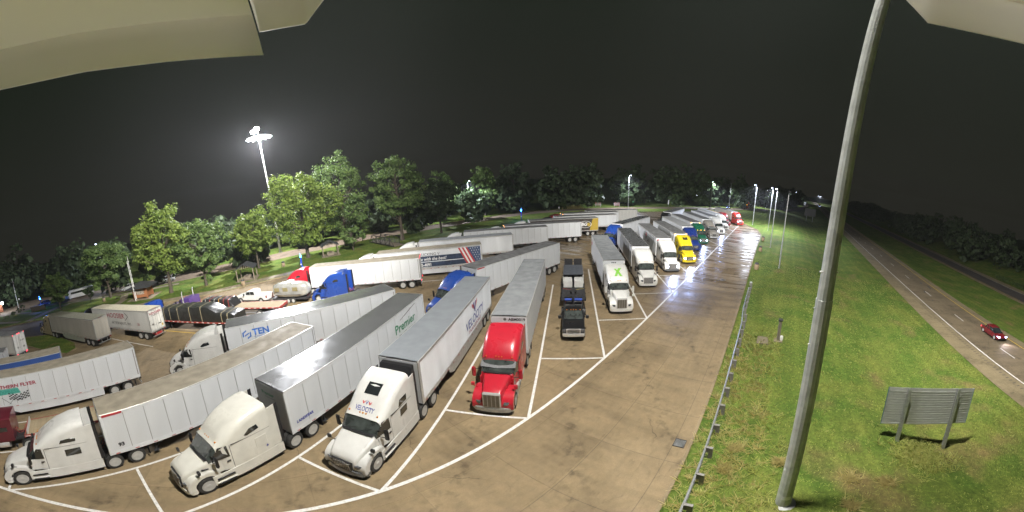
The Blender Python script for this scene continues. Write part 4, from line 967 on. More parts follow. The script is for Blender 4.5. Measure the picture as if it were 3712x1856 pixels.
def car(label, name, cat, loc, rz, pm, L=4.7, H=1.5, wag=True, lit=False, tail=False, group=None):
    """hatchback / SUV / saloon; x = 0 rear, faces +x"""
    t = thing(name, label, cat, (loc[0],loc[1],loc[2] if len(loc)>2 else 0), rz, group); W = .90; zb = .30; belt = H*.60
    carbody(t, 'body', pm, [(0,.74,.45,belt*.9,.12),(.12,.84,.34,belt*.98,.14),(.6,W,.28,belt,.12),(L*.5,W,.28,belt,.10),(L*.70,W,.28,belt*.97,.12),(L-.4,.86,.30,belt*.82,.16),(L-.08,.74,.36,belt*.70,.14),(L,.66,.42,belt*.58,.1)])
    x0 = .25 if wag else L*.16
    carbody(t, 'greenhouse', GLASS, [(x0,.70,belt-.1,belt+.02,.06),(x0+.45,.68,belt-.1,H-.06,.16),(L*.50,.68,belt-.1,H-.03,.16),(L*.56,.68,belt-.1,H-.10,.16),(L*.74,.74,belt-.1,belt+.0,.06)])
    carbody(t, 'roof', pm, [(x0+.42,.60,H-.10,H-.02,.05),(x0+.7,.62,H-.10,H,.06),(L*.48,.62,H-.10,H+.005,.06),(L*.55,.60,H-.14,H-.05,.05)])
    for s in (1,-1):
        part('pillar', pm, t, lambda b, s=s: (b.prism([(L*.40,belt),(L*.43,belt),(L*.43,H-.06),(L*.40,H-.06)], s*.665, s*.72, 'y'), b.prism([(x0+.55,belt),(x0+.7,belt),(x0+.85,H-.06),(x0+.7,H-.06)], s*.665, s*.72, 'y')))
        part('headlight', HEADON if lit else HEADL, t, lambda b, s=s: b.prism([(L-.42,s*.80),(L-.12,s*.72),(L-.05,s*.48),(L-.25,s*.50)], belt*.64, belt*.80, 'z'), bevel=.01, seg=1)
        part('tail_light', TAILON if tail else TAILL, t, lambda b, s=s: b.box(-.02,.16,s*.55,s*.82,belt*.72,belt*.88))
        part('mirror', pm, t, lambda b, s=s: b.box(L*.66,L*.66+.12,s*.90,s*1.06,belt,belt+.15), bevel=.02, seg=1)
        for x in (.82, L-.88): wheel(t, (x,s*.80,.33), .33, .22, ALU, s)
    part('grille', BLACK, t, lambda b: b.box(L-.06,L+.01,-.45,.45,belt*.46,belt*.62)); part('chassis', DARKST, t, lambda b: b.box(.3,L-.3,-.7,.7,.2,.34))
    return t
NEAR_P, FILL_L, FILL_F, LEFT_P, STREET_P = 125000, 560000, 270000, 200000, 30000
LAMPW = mat('lamp_lens_lit', (1,1,1), .3, emit=(.90,.93,1,60)); LAMPB = mat('lamp_lens_bluewhite', (1,1,1), .3, emit=(.66,.74,1,45)); LAMPD = mat('lamp_lens_dim', (.8,.8,.8), .3, emit=(.9,.95,1,3))
MASTG = mat('weathered_galvanised', (.56,.58,.53), .65, .05, .22, 2.5, bump=.25, bscale=9)
def mast_body(t, H, r0, r1, sections=3, n=12):
    for k in range(sections):
        z0, z1 = H*k/sections, H*(k+1)/sections+(.5 if k < sections-1 else 0); f0, f1 = z0/H, z1/H
        e = .012 if k % 2 == 0 else 0
        part('pole_section', MASTG, t, lambda b: b.cyl((0,0,z0),(0,0,z1),r0+(r1-r0)*f0+.014*(sections-k),r0+(r1-r0)*f1+.014*(sections-k),n))
    part('base_plate', STEEL, t, lambda b: (b.lathe([(r0+.05,0),(r0+.25,0),(r0+.25,.06),(r0+.03,.06)],ax='z',n=n),))
# near mast: its ring of floodlights is above the picture and lights the lot
nx, ny = 8.75, 5.62; nz = gz(nx, ny)-.05
m1 = thing('high_mast_pole', 'tall tapered grey steel high-mast pole in the grass beside the guard rail', 'pole', (nx,ny,nz))
for z0_, z1_, ra, rb in ((0,10.2,.305,.287),(9.9,24,.266,.185),(23.7,42,.19,.085)):
    part('pole_section', MASTG, m1, lambda b: b.cyl((0,0,z0_),(0,0,z1_),ra,rb,14))
part('base_plate', STEEL, m1, lambda b: b.lathe([(.35,0),(.52,0),(.52,.06),(.33,.06)],ax='z',n=14))
part('hand_hole_cover', WHTL, m1, lambda b: b.prism([(-.17+.34*i/6, .0) for i in range(7)],0,.01,'z') if False else b.grid([[(.312*math.cos(a),.312*math.sin(a),z) for a in np.linspace(R(195),R(265),8)] for z in (.62,.88)]))
part('step_bolt', WHTL, m1, lambda b: [b.cyl((.25*math.cos(a),.25*math.sin(a),z),(.335*math.cos(a),.335*math.sin(a),z),.03,n=6) for z,a in ((8.6,R(150)),(8.6,R(-30)),(9.9,R(150)),(9.9,R(-30)),(11.1,R(150)),(11.1,R(-30)),(2.6,R(160)))])
rg = part('lamp_ring', STEEL, m1, lambda b: (b.lathe([(1.3,41.3),(1.4,41.3),(1.4,41.4),(1.3,41.4),(1.3,41.3)],ax='z',n=24), [b.cyl((.1*math.cos(a),.1*math.sin(a),41.35),(1.35*math.cos(a),1.35*math.sin(a),41.35),.04,n=6) for a in np.linspace(0,2*math.pi,7)[:-1]]))
for k in range(6):
    a = k*math.pi/3; part('floodlight', DARKST, m1, lambda b: b.box(-.3,.3,-.22,.22,-.1,.12), key='flood', loc=(1.6*math.cos(a),1.6*math.sin(a),41.4), rz=a); part('lamp_lens', LAMPW, m1, lambda b: b.box(-.27,.27,-.19,.19,-.125,-.105), key='fl', loc=(1.6*math.cos(a),1.6*math.sin(a),41.4), rz=a)
lamp_light(m1, (-.9,.9,41.0), NEAR_P, (1,.96,.88), .55)
# unseen spots added here to brighten tree fronts, far lot and interstate
lamp_light(m1, (-1.6,1.2,41.0), FILL_L, (1,.97,.88), .5, 66, 1., (-62,46,-31)); lamp_light(m1, (1.7,-.6,41.0), 115000, (1,.97,.88), .5, 78, 1., (44,2,-41)); lamp_light(m1, (1.0,1.9,41.0), FILL_F, (1,.97,.90), .5, 56, 1., (34,72,-44))
# far mast on the left: two lit floods above a ring of small lamps
m2 = thing('high_mast_pole', 'distant high-mast lighting pole with blazing white floodlights above the trees', 'pole', (-66.6,76.6,0))
mast_body(m2, 38, .36, .16, 3)
part('lamp_ring', STEEL, m2, lambda b: b.lathe([(3.6,35.3),(3.66,35.3),(3.66,35.36),(3.6,35.36),(3.6,35.3)],ax='z',n=24))
part('ring_arm', STEEL, m2, lambda b: [b.cyl((.1*math.cos(a),.1*math.sin(a),35.33),(3.62*math.cos(a),3.62*math.sin(a),35.33),.03,n=6) for a in np.linspace(0,2*math.pi,7)[:-1]])
for k in range(12):
    a = k*math.pi/6+.2; part('ring_lamp', LAMPD, m2, lambda b: b.lathe([(.001,-.12),(.17,-.10),(.2,0),(.12,.08),(.001,.1)],ax='z',n=10), key='rl', loc=(3.8*math.cos(a),3.8*math.sin(a),35.2), smooth=50)
for k, (dx_, dy_, dz_) in enumerate(((-.8,-.9,37.4),(.7,-1.0,37.9))):
    part('floodlight', LAMPW, m2, lambda b: b.lathe([(.001,-.6),(.60,-.45),(.95,0),(.60,.45),(.001,.6)],ax='z',n=16), key='bigflood', loc=(dx_,dy_,dz_), smooth=60)
lamp_light(m2, (.6,-1.0,34.2), LEFT_P, (.97,.97,1), .7)

def street_lamp(label, x, y, H, lit=True, ang=0., arm=1.2, power=None, z=0., head=LAMPB):
    t = thing('street_lamp', label, 'street lamp', (x,y,z), ang, 'light poles of the rest area')
    part('pole', STEEL, t, lambda b: b.cyl((0,0,0),(0,0,H),.13,.08,8), smooth=40); part('base', STEEL, t, lambda b: b.lathe([(.2,0),(.22,0),(.22,.12),(.14,.2)],ax='z',n=10))
    part('arm', STEEL, t, lambda b: b.cyl((0,0,H-.05),(arm,0,H+.05),.045,n=6)); part('lamp_head', DARKST, t, lambda b: b.box(arm-.2,arm+.6,-.18,.18,H,H+.14), bevel=.03, seg=1)
    part('lamp_lens', head if lit else GLASS, t, lambda b: b.box(arm-.12,arm+.52,-.15,.15,H-.05,H-.002))
    if lit: lamp_light(t, (arm+.2,0,H-.35), power or STREET_P, (.80,.86,1), .25, 162, .35, (0,0,-1))
    return t
street_lamp('lit slim street lamp at the loop road beside the pale-lit woodland', -14.2,115.4,13.3, True, R(-60))
street_lamp('lit street lamp directly behind the farthest white trailers near two striped barricades', 51.8,137.2,14.3, True, R(-80))
street_lamp('lit street lamp standing just left of the small conical pine', 108.2,154.3,14.1, True, R(50), power=60000)
street_lamp('unlit bare pole right of the small conical pine', 115.1,146.1,14.5, False, R(-110), .3)
street_lamp('lit street lamp in the grass behind the last red truck', 81.3,88.2,14.2, True, R(-160))
street_lamp('lit lamp in the grass, second pole beyond the trash receptacles', 77.4,76.1,14.0, True, R(-150), z=-.1)
street_lamp('slim lit pole in the grass, second nearest beside the wet lane', 55.6,53.2,13.7, True, R(-150), z=-.05, power=6000)
street_lamp('nearest slim grey pole in the grass, small camera at its tip', 43.0,38.3,13.4, False, R(-130), .25, z=-.1)
street_lamp('lit lamp far down the exit ramp behind the near grass poles', 163.3,165.8,13.8, True, R(-120))
street_lamp('lit lamp at the bend where the exit ramp meets the interstate', 305.4,262.2,14.7, True, R(-60), power=20000)
for k, (x, y) in enumerate(((480,352),(540,398),(600,446))): street_lamp(['leftmost of the three tiny lit lamps at the far ramp end','middle one of the three tiny lit lamps at the far ramp end','rightmost of the three tiny lit lamps at the far ramp end'][k], x, y, 15, True, R(-60), power=26000)
street_lamp('lit lamp rising behind the small dense tree at the far left', -119,38,15, True, R(-40), power=9000)

# ------------------------------------------------------------------ guard rail
gr = thing('guard_rail', 'galvanised W-beam guard rail on wood blocks along the grassy kerb', 'guard rail', (0,0,0))
def gpt(a): 
    s = -1.42-(.22 if a > 33 else .0)
    return al(a, s)
AAs = [-16+k*1.905 for k in range(32)]
def beam(b, a0, a1):
    prof = [(-.02,.46),(.05,.50),(.05,.55),(-.01,.60),(-.01,.63),(.05,.68),(.05,.73),(-.02,.77)]
    rings = []
    for a in (a0, a1):
        x, y = gpt(a); rings.append([(x-N1.x*(p+.10), y-N1.y*(p+.10), z+.06) for p, z in prof]+[(x-N1.x*(p+.085), y-N1.y*(p+.085), z+.06) for p, z in prof[::-1]])
    b.loft(rings)
for k in range(0, len(AAs)-2, 2): part('rail_beam', STEEL, gr, lambda b: beam(b, AAs[k]-.05, AAs[k+2]-.05))
PST = mat('weathered_post', (.26,.25,.24), .7, .2, .2, 4)
for a in AAs:
    x, y = gpt(a); o = part('post', PST, gr, lambda b: (b.box(-.075,.075,-.10,.10,-.15,.80),), key='gpost', loc=(x+N1.x*.16,y+N1.y*.16,.05), rz=math.atan2(E1.y,E1.x), bevel=.01, seg=1)
    part('offset_block', PST, gr, lambda b: b.box(-.075,.075,.10,.27,.46,.80), key='gblk', loc=(x+N1.x*.16,y+N1.y*.16,.05), rz=math.atan2(E1.y,E1.x))
x, y = gpt(AAs[-1]); part('end_terminal', STEEL, gr, lambda b: b.box(-.06,.5,-.22,.12,.42,.90), loc=(x,y,.05), rz=math.atan2(E1.y,E1.x), bevel=.03, seg=1)

# ------------------------------------------------------------------ highway sign seen from behind
sg = thing('road_sign', 'large ribbed aluminium highway sign seen from behind on two steel posts', 'sign', (0,0,0))
p1, p2 = Vector((17.38,4.29)), Vector((19.2,1.70)); dd = (p2-p1).normalized(); nn = Vector((-dd.y,dd.x)); z1_, z2_ = gz(*p1), gz(*p2)
SIGNB = mat('sign_back_aluminium', (.50,.51,.49), .5, .25, .12, 3, streak=.3)
sz0, sz1 = .55, 3.33
def w3(u, v, z): q = p1+dd*u+nn*v; return (q.x, q.y, z)
def obox(b, u0, u1, v0, v1, z0, z1):
    c = [w3(u,v,z) for z in (z0,z1) for u,v in ((u0,v0),(u1,v0),(u1,v1),(u0,v1))]; b.add(c, [(3,2,1,0),(4,5,6,7),(0,1,5,4),(1,2,6,5),(2,3,7,6),(3,0,4,7)])
for u, zg in ((0,z1_),((p2-p1).length,z2_)):
    part('post', STEEL, sg, lambda b: (obox(b,u-.10,u+.10,-.01,.01,zg-.2,sz1+.02), obox(b,u-.10,u+.10,.17,.19,zg-.2,sz1+.02), obox(b,u-.01,u+.01,.01,.17,zg-.2,sz1+.02)))
UL = (p2-p1).length
pn = part('panel', SIGNB, sg, lambda b: obox(b,-1.22,UL+1.12,.215,.235,sz0,sz1))
for k in range(14): part('rib', SIGNB, sg, lambda b: obox(b,-1.22,UL+1.12,.19+.003*(k%2),.2145,sz0+.06+k*.187,sz0+.13+k*.187))
part('panel_edge', mat('sign_edge_blue',(.03,.12,.20),.5), sg, lambda b: (obox(b,-1.245,-1.221,.18,.24,sz0,sz1), obox(b,UL+1.121,UL+1.145,.18,.24,sz0,sz1)))
part('clip', STEEL, sg, lambda b: [obox(b,u+s*.105-.03,u+s*.105+.03,.15,.192,sz0+.12+k*.187,sz0+.18+k*.187) for k in range(13) for u in (0,UL) for s in (-1,1)])
# utility pedestal with pad
up_ = thing('utility_pedestal', 'tall grey-brown utility pedestal on a small concrete pad in the grass', 'utility box', (21.7,18.25,gz(21.7,18.25)), R(44))
PED = mat('pedestal_brown',(.16,.14,.11),.6)
part('pad', WALK, up_, lambda b: (b.box(-.45,.45,-.4,.4,-.1,.05),)); part('column', PED, up_, lambda b: b.box(-.18,.18,-.14,.14,.05,2.0), bevel=.02, seg=1); part('cap', DARKST, up_, lambda b: b.box(-.24,.24,-.2,.2,2.0,2.12), bevel=.02, seg=1); part('conduit_box', WHTL, up_, lambda b: b.box(-.16,.16,-.42,-.16,.05,.5), bevel=.05)
pdd = tag(part('concrete_pad', WALK, None, lambda b: b.box(-.75,.75,-.5,.5,-.1,.06), loc=(20.3,18.9,gz(20.3,18.9)), rz=R(44)), 'flat square concrete pad in the grass left of the utility pedestal', 'pad')
def receptacle(label, x, y, z=.08, s=1.):
    t = thing('trash_receptacle', label, 'trash can', (x,y,z), 0, 'trash receptacles'); TANC = mat('aggregate_tan',(.30,.22,.14),.85,0,.2,12)
    part('drum', TANC, t, lambda b: b.lathe([(.36*s,0),(.40*s,.05*s),(.40*s,.85*s),(.36*s,.9*s)],ax='z',n=14), key=('rc',s), smooth=40); part('lid', BLACK, t, lambda b: b.lathe([(.36*s,.9*s),(.34*s,1.05*s),(.22*s,1.16*s),(.001,1.2*s)],ax='z',n=14), key=('rl',s), smooth=40); part('flap', DARKST, t, lambda b: b.box(-.14*s,.14*s,-.37*s,-.30*s,.93*s,1.08*s), key=('rf',s))
receptacle('tan trash receptacle on the kerb nearest the guard rail end', 37.75,38.75,.09); receptacle('tan trash receptacle, middle of three along the lane kerb', 49.5,50.3,.09); receptacle('tan trash receptacle farthest along the lane kerb', 60.3,60.7,.09)
receptacle('tan trash can on the sidewalk by the nearer picnic shelter', -47.6,42.0,.106); receptacle('dark trash can with round pad under the big lit tree', -49.3,56.9,.1); receptacle('trash can on the lawn behind the long white van trailer with red lettering', -80.0,24.0,.1)

# ------------------------------------------------------------------ emergency phones, flagpoles, small signs
BLUE_E = mat('phone_blue', (.02,.06,.35), .4); BLUE_L = mat('phone_lamp_lit', (.1,.3,1), .3, emit=(.03,.22,1,40))
def phone(label, x, y, z=.1, H=2.7):
    t = thing('emergency_phone', label, 'emergency phone', (x,y,z), 0, 'blue-lit emergency phones')
    part('post', BLUE_E, t, lambda b: b.box(-.12,.12,-.12,.12,0,H), key=('ph',H), bevel=.02, seg=1); part('call_box', BLUE_E, t, lambda b: b.box(-.2,.2,-.24,-.12,1.1,1.7), key='phb', bevel=.02, seg=1)
    part('lamp', BLUE_L, t, lambda b: b.lathe([(.001,H),(.16,H+.02),(.17,H+.3),(.001,H+.42)],ax='z',n=10), key=('phl',H), smooth=50); part('sign', WHTL, t, lambda b: b.box(-.17,.17,-.252,-.242,1.2,1.45), key='phs'); part('antenna', STEEL, t, lambda b: b.cyl((0,0,H+.4),(0,0,H+1.2),.02,n=5), key=('pha',H))
    lamp_light(t, (0,-.25,H+.5), 900, (.05,.25,1), .15)
phone('blue-lit emergency phone on the lawn behind the red cab', -40.6,52.6); phone('blue-lit emergency phone by the far left sidewalk', -99,10.0); phone('blue-lit emergency phone on the grass behind the back row of trailers', 3.6,104.6, .1, 2.9)
def flagpole(label, x, y, H, flag=True, z=.1):
    t = thing('flagpole', label, 'flagpole', (x,y,z), 0, 'white poles of the rest area')
    part('pole', WHTL, t, lambda b: b.cyl((0,0,0),(0,0,H),.09,.05,8), smooth=40); part('finial', ALU, t, lambda b: b.lathe([(.001,H),(.1,H+.08),(.001,H+.18)],ax='z',n=8)); part('base', WALK, t, lambda b: b.lathe([(.35,0),(.4,.0),(.4,.12),(.1,.2)],ax='z',n=12))
    if flag: part('flag', mat('limp_flag',(.55,.42,.45),.8,0,.5,4), t, lambda b: b.grid([[(.05+.04*k,.05*math.sin(k*1.5+j),H-.2-j*.32-k*.18) for k in range(6)] for j in range(6)]))
flagpole('flagpole with a limp flag by the brick building at the far left', -108.4,3.4,10.2); flagpole('shorter bare white pole in front of the information kiosk', -67.6,27.5,8.9,False); flagpole('taller bare white pole just behind the kiosk pole', -69.1,28.4,9.9,False)
def small_sign(label, x, y, H, m, w_=.6, h_=.75, rz=0., z=0.):
    t = thing('road_sign', label, 'sign', (x,y,z), rz, 'small roadside signs'); part('post', STEEL, t, lambda b: b.box(-.03,.03,-.02,.02,0,H)); part('panel', m, t, lambda b: b.box(-w_/2,w_/2,-.045,-.022,H-h_,H)); return t
DNE = mat('sign_red',(.55,.04,.05),.5); SGN = mat('sign_green',(.10,.40,.22),.5)
small_sign('small white sign post on the loop road left of the barricades', 20.1,132.9,1.5,WHTL); small_sign('bare thin post beside dry weeds left of the barricades', 33.4,135.6,3.0,STEEL,.15,1.2); small_sign('small pale green sign right of the barricades', 58.6,148.8,2.2,SGN,.8,.6)
small_sign('white sign on a post left of the round bush', 76.2,145.4,3.4,WHTL,.6,2.2); small_sign('white sign on a post right of the round bush', 85.0,147.2,3.3,WHTL,.8,1.2)
for k, (x, y, H) in enumerate(((134.8,152.9,3.8),(152.7,159.3,3.1))):
    t = small_sign(['red square sign above the red service truck at the ramp','red square sign on the ramp right of the lamp post'][k], x, y, H, DNE, 1.6, 1.5, R(-40)); part('bar', WHTL, t, lambda b: b.box(-.55,.55,-.056,-.047,H-.9,H-.6))
def barricade(label, x, y):
    t = thing('barricade', label, 'barricade', (x,y,0), R(-15), 'striped road barricades')
    for s in (-1,1): part('leg', WHTL, t, lambda b, s=s: (b.box(s*1.1-.05,s*1.1+.05,-.05,.05,0,1.6), b.box(s*1.1-.05,s*1.1+.05,-.7,.7,0,.08)), key='bl%d'%s)
    for k in range(3):
        o = part('board', WHTL, t, lambda b: b.box(-1.4,1.4,-.09,-.055,0,.22), key='bb', loc=(0,0,.45+k*.48)); part('stripe', DNE, o, lambda b: [b.prism([(u,0),(u+.22,0),(u+.36,.22),(u+.14,.22)],-.096,-.091,'y') for u in np.arange(-1.35,1.0,.46)], key='bs')
barricade('red and white striped barricade, left of the pair on the grass', 40.4,146.4); barricade('red and white striped barricade, right of the pair on the grass', 49.4,146.0)
bb = thing('road_sign', 'big dark blank sign back on posts beside the interstate ramp', 'sign', (152,117,gz(152,117)), R(-50)); part('panel', mat('sign_back_dark',(.09,.09,.09),.6), bb, lambda b: b.box(-3.2,3.2,-.05,.05,3.2,7.4)); part('post', STEEL, bb, lambda b: [b.box(s*1.8-.08,s*1.8+.08,.05,.2,0,7.2) for s in (-1,1)])
# ------------------------------------------------------------------ trees and undergrowth
def leaf_mat(name, c0, c1, trans=.35):
    m = bpy.data.materials.new(name); m.use_nodes = True; nt = m.node_tree; b = nt.nodes['Principled BSDF']; out = nt.nodes['Material Output']
    g = _n(nt,'ShaderNodeNewGeometry'); r = _n(nt,'ShaderNodeValToRGB'); e = r.color_ramp.elements
    e[0].color = c0+(1,); e[1].color = c1+(1,); e[0].position=.15; e[1].position=.9
    no = _n(nt,'ShaderNodeTexNoise'); no.inputs['Scale'].default_value=.55; nt.links.new(g.outputs['Position'], no.inputs['Vector'])
    ad = _n(nt,'ShaderNodeMath', operation='MULTIPLY_ADD'); nt.links.new(g.outputs['Random Per Island'], ad.inputs[0]); ad.inputs[1].default_value=.55
    ml = _n(nt,'ShaderNodeMath', operation='MULTIPLY'); nt.links.new(no.outputs['Fac'], ml.inputs[0]); ml.inputs[1].default_value=.5; nt.links.new(ml.outputs[0], ad.inputs[2])
    nt.links.new(ad.outputs[0], r.inputs[0]); nt.links.new(r.outputs[0], b.inputs['Base Color']); b.inputs['Roughness'].default_value=.55; b.inputs['Specular IOR Level'].default_value=.3
    tr = _n(nt,'ShaderNodeBsdfTranslucent'); nt.links.new(r.outputs[0], tr.inputs[0]); mx = _n(nt,'ShaderNodeMixShader'); mx.inputs[0].default_value=trans
    nt.links.new(b.outputs[0], mx.inputs[1]); nt.links.new(tr.outputs[0], mx.inputs[2]); nt.links.new(mx.outputs[0], out.inputs[0]); MATS[name]=m; return m
LEAF_Y = leaf_mat('leaves_yellow_green', (.085,.145,.026), (.270,.350,.078)); LEAF_G = leaf_mat('leaves_green', (.062,.122,.032), (.195,.275,.088)); LEAF_D = leaf_mat('leaves_dark', (.034,.058,.026), (.080,.115,.052)); NEEDLE = leaf_mat('needles', (.025,.06,.03), (.06,.12,.06))
BARK = mat('bark', (.085,.068,.05), .9, 0, .3, 7, bump=.6, bscale=10)
def leaf_quads(C, N, size, r):
    """rhombic leaf sprays at centres C facing N"""
    n = len(C); N = N/np.maximum(1e-6, np.linalg.norm(N, axis=1))[:,None]
    a = np.cross(N, r.normal(size=(n,3))); a /= np.maximum(1e-6, np.linalg.norm(a,axis=1))[:,None]; b_ = np.cross(N, a)
    s = (size*r.uniform(.6,1.35,n))[:,None]; f = r.uniform(.45,.8,n)[:,None]
    V = np.stack([C-a*s, C-b_*s*f+N*s*.15, C+a*s, C+b_*s*f+N*s*.15], 1).reshape(-1,3)
    return V, np.arange(4*n).reshape(-1,4)
def crown_pts(H, W, z0, nclump, nleaf, seed, cone=False, lobes=5, fat=.085):
    r = np.random.default_rng(seed); zc, rz_ = (z0+H)/2, (H-z0)/2
    ph = r.uniform(0,6.28,6)
    th = r.uniform(0,2*np.pi,nclump); u = r.uniform(-1,1,nclump); rr = r.uniform(.35,1,nclump)**.55
    env = 1+.16*np.sin(lobes*th+ph[0])*np.cos(2.2*u+ph[1])+.10*np.sin(3*th+ph[2]+3*u)
    if cone: q = (u+1)/2; rad = (1-q)*W/2*(.25+.75*rr); cx, cy, cz = rad*np.cos(th), rad*np.sin(th), z0+q*(H-z0)
    else:
        sh = np.sqrt(np.maximum(0,1-u*u))*np.where(u<0, 1+.12*u, 1-.12*u)
        cx, cy, cz = rr*env*sh*W/2*np.cos(th), rr*env*sh*W/2*np.sin(th), zc+rr*env*u*rz_
    cr = (W*fat)*r.uniform(.6,1.4,nclump)*(.55 if cone else 1)
    per = nleaf//nclump; C = np.stack([cx,cy,cz],1)
    d = r.normal(size=(nclump,per,3)); d /= np.linalg.norm(d,axis=2)[:,:,None]; d[:,:,2] = d[:,:,2]*.75+.12
    L = C[:,None,:]+d*cr[:,None,None]*r.uniform(.45,1.1,(nclump,per))[:,:,None]
    return C, L.reshape(-1,3), (d+r.normal(size=d.shape)*.45+np.array([0,0,.3])).reshape(-1,3), r
def tree(label, x, y, H, W, lm, seed, z=.1, z0=None, n=9000, leaf=.30, nclump=130, cone=False, group='trees on the lawn', tr=None, multi=1):
    t = thing('tree', label, 'tree', (x,y,z), 0, group); z0 = H*.24 if z0 is None else z0; tr = tr or max(.10, H*.021)
    C, L, N, r = crown_pts(H, W, z0, nclump, n, seed, cone)
    V, F = leaf_quads(L, N, leaf, r); obj('crown', mesh_np('crown', V, F, lm), t)
    def wood(b):
        lean = r.uniform(-.03,.03,2)*H
        ax = [(lean[0]*q, lean[1]*q, H*.8*q) for q in (0,.08,.3,.55,1)]; rd = [tr*1.35,tr,tr*.8,tr*.55,tr*.18]
        for i in range(4): b.cyl(ax[i], ax[i+1], rd[i], rd[i+1], 9)
        for k in range(0, nclump, max(1, nclump//26)):
            q = min(.95, max(.28, (C[k,2]-H*.14)/(H*.8))); p = Vector((lean[0]*q, lean[1]*q, H*.8*q*.86)); e_ = Vector(C[k]); mid = (p+e_)/2+Vector((0,0,-.04*H*abs(r.normal())*.5))
            b.cyl(p, mid, tr*.32, tr*.2, 5, False); b.cyl(mid, e_, tr*.2, tr*.06, 5, False)
    part('trunk', BARK, t, wood, smooth=60); return t
tree('broad maple standing alone beyond the beige trailer, left of the kiosk', -82.8,26.9,15.2,12.5,LEAF_G,11)
tree('tall yellow-green tree with two-toned crown right behind the kiosk', -64.3,35.1,19.0,14.5,LEAF_Y,12,n=12000,nclump=170)
tree('slimmer tree trunk directly behind the tall yellow-green tree', -71.2,39.2,14.0,9,LEAF_G,13,n=5000)
tree('dark dense rounded tree on the lawn above the purple cab', -59.2,41.4,14.2,12.5,LEAF_G,14,z0=2.6)
tree('small bright tree behind the nearer picnic shelter', -56.5,56.0,13.4,11.5,LEAF_Y,15,z0=2.8)
tree('largest brightly lit yellow-green tree at the foot of the floodlit mast', -48.0,65.3,21.0,17.5,LEAF_Y,16,n=14000,nclump=190,z0=3.2)
tree('tall green tree, highest crown of the row', -44.0,78.5,24.6,16.5,LEAF_G,17,n=12000,nclump=170,z0=3.5)
tree('tall dim green tree with straight trunk beside the iron footbridge', -28.0,80.2,21.0,14,LEAF_G,18,n=11000,nclump=150,z0=6.0)
tree('dark low-crowned tree at the end of the lawn by the loop road', -19.2,88.2,14.6,11.5,LEAF_D,19,z0=3.6)
tree('young bushy tree with pale leaves in front of the footbridge', -38.0,71.0,6.0,5.6,LEAF_G,20,n=3200,nclump=50,z0=1.0,leaf=.24,tr=.16)
tree('small dense upright tree beside the far left sidewalk', -86.4,13.6,10.2,7.0,LEAF_G,21,n=5500,nclump=80,z0=2.0,tr=.18)
tree('tiny sapling with sparse crown beyond the long white trailer with red lettering', -83.5,21.4,4.2,3.4,LEAF_D,22,n=900,nclump=20,z0=1.4,tr=.07,leaf=.22)
tree('slender multi-stem tree just right of the young bushy tree', -41.5,84,10.5,6.5,LEAF_G,23,n=3500,nclump=55,z0=3.4,tr=.13)
tree('pale-lit woodland tree just right of the loop road lamp', -9.5,125.5,18.5,12.5,LEAF_G,24,z=0,n=8000,leaf=.38,z0=1.6,group='trees at the wood edge')
tree('broad shaggy woodland tree second to the right of the loop road lamp', 1.5,133.5,19.5,13.5,LEAF_D,25,z=0,n=8000,leaf=.38,z0=1.6,group='trees at the wood edge')
tree('woodland tree left of the loop road lamp', -24,119,17,11.5,LEAF_G,26,z=0,n=6000,leaf=.38,z0=2,group='trees at the wood edge')
tree('narrow dark tree standing apart in the far meadow', 18,150,11,7,LEAF_D,27,z=0,n=3500,leaf=.36,z0=1.5,group='trees at the wood edge')
tree('round bush between two white sign posts on the far verge', 80.8,148.6,6.2,6.6,LEAF_G,28,z=0,n=2600,nclump=45,z0=.3,leaf=.32,group='trees at the wood edge')
tree('small conical pine between the two far lamp posts', 118.5,162,10.6,8.2,NEEDLE,29,z=0,n=3600,nclump=110,z0=.6,leaf=.34,cone=True,group='trees at the wood edge')
tree('dim shrub left of the round bush on the far verge', 68,156,5.4,6.4,LEAF_D,30,z=0,n=1800,nclump=35,z0=.2,leaf=.34,group='trees at the wood edge')
for k,(x,y,h_,w_) in enumerate(((-104,34,3.2,5),(-95,44,4.6,4.6),(-86,63,2.6,6))):
    tree(['low bright shrub beyond the parked white coach','taller shrub at the wood edge beyond the parked white coach','low shrub at the wood edge above the silver car'][k],x,y,h_,w_,LEAF_G,40+k,z=0,n=1500,nclump=30,z0=.2,leaf=.30,tr=.08,group='trees at the wood edge')
# the woods behind: nobody could count them
def woods(name, path, n, seed, hmin, hmax, depth, label, z=0., leaf=.95):
    r = np.random.default_rng(seed); P = np.array(path, float); seg = np.hypot(*np.diff(P,axis=0).T); cum = np.r_[0,np.cumsum(seg)]
    NT = int(cum[-1]/4.5); C = []; 
    Ls, Ns = [], []
    for k in range(NT):
        s = cum[-1]*(k+r.uniform(0,1))/NT; i = min(len(seg)-1, np.searchsorted(cum, s)-1); i = max(0,i); f = (s-cum[i])/seg[i]; p = P[i]+(P[i+1]-P[i])*f; d = (P[i+1]-P[i])/seg[i]
        off = r.uniform(0,depth); x, y = p[0]-d[1]*off, p[1]+d[0]*off; H = r.uniform(hmin,hmax)*(1+.25*math.sin(s*.021+seed)); W = r.uniform(8,14)
        zz = z(x,y) if callable(z) else z
        c, l, nn_, _ = crown_pts(H, W, H*.03, 30, n//NT, seed*1000+k, fat=.17); l = l+np.array([x,y,zz]); Ls.append(l); Ns.append(nn_)
    V, F = leaf_quads(np.concatenate(Ls), np.concatenate(Ns), leaf, r); o = obj(name, mesh_np(name, V, F, LEAF_D)); o['kind'] = 'stuff'; o['label'] = label; o['category'] = 'woods'
woods('woods', [(420,420),(300,300),(190,215),(150,195),(105,182),(60,176),(20,168),(-15,146),(-48,124),(-75,98),(-100,72),(-118,52),(-150,30),(-175,0),(-180,-40)], 130000, 5, 11, 17, 40, 'dark woodland massed behind the loop road')
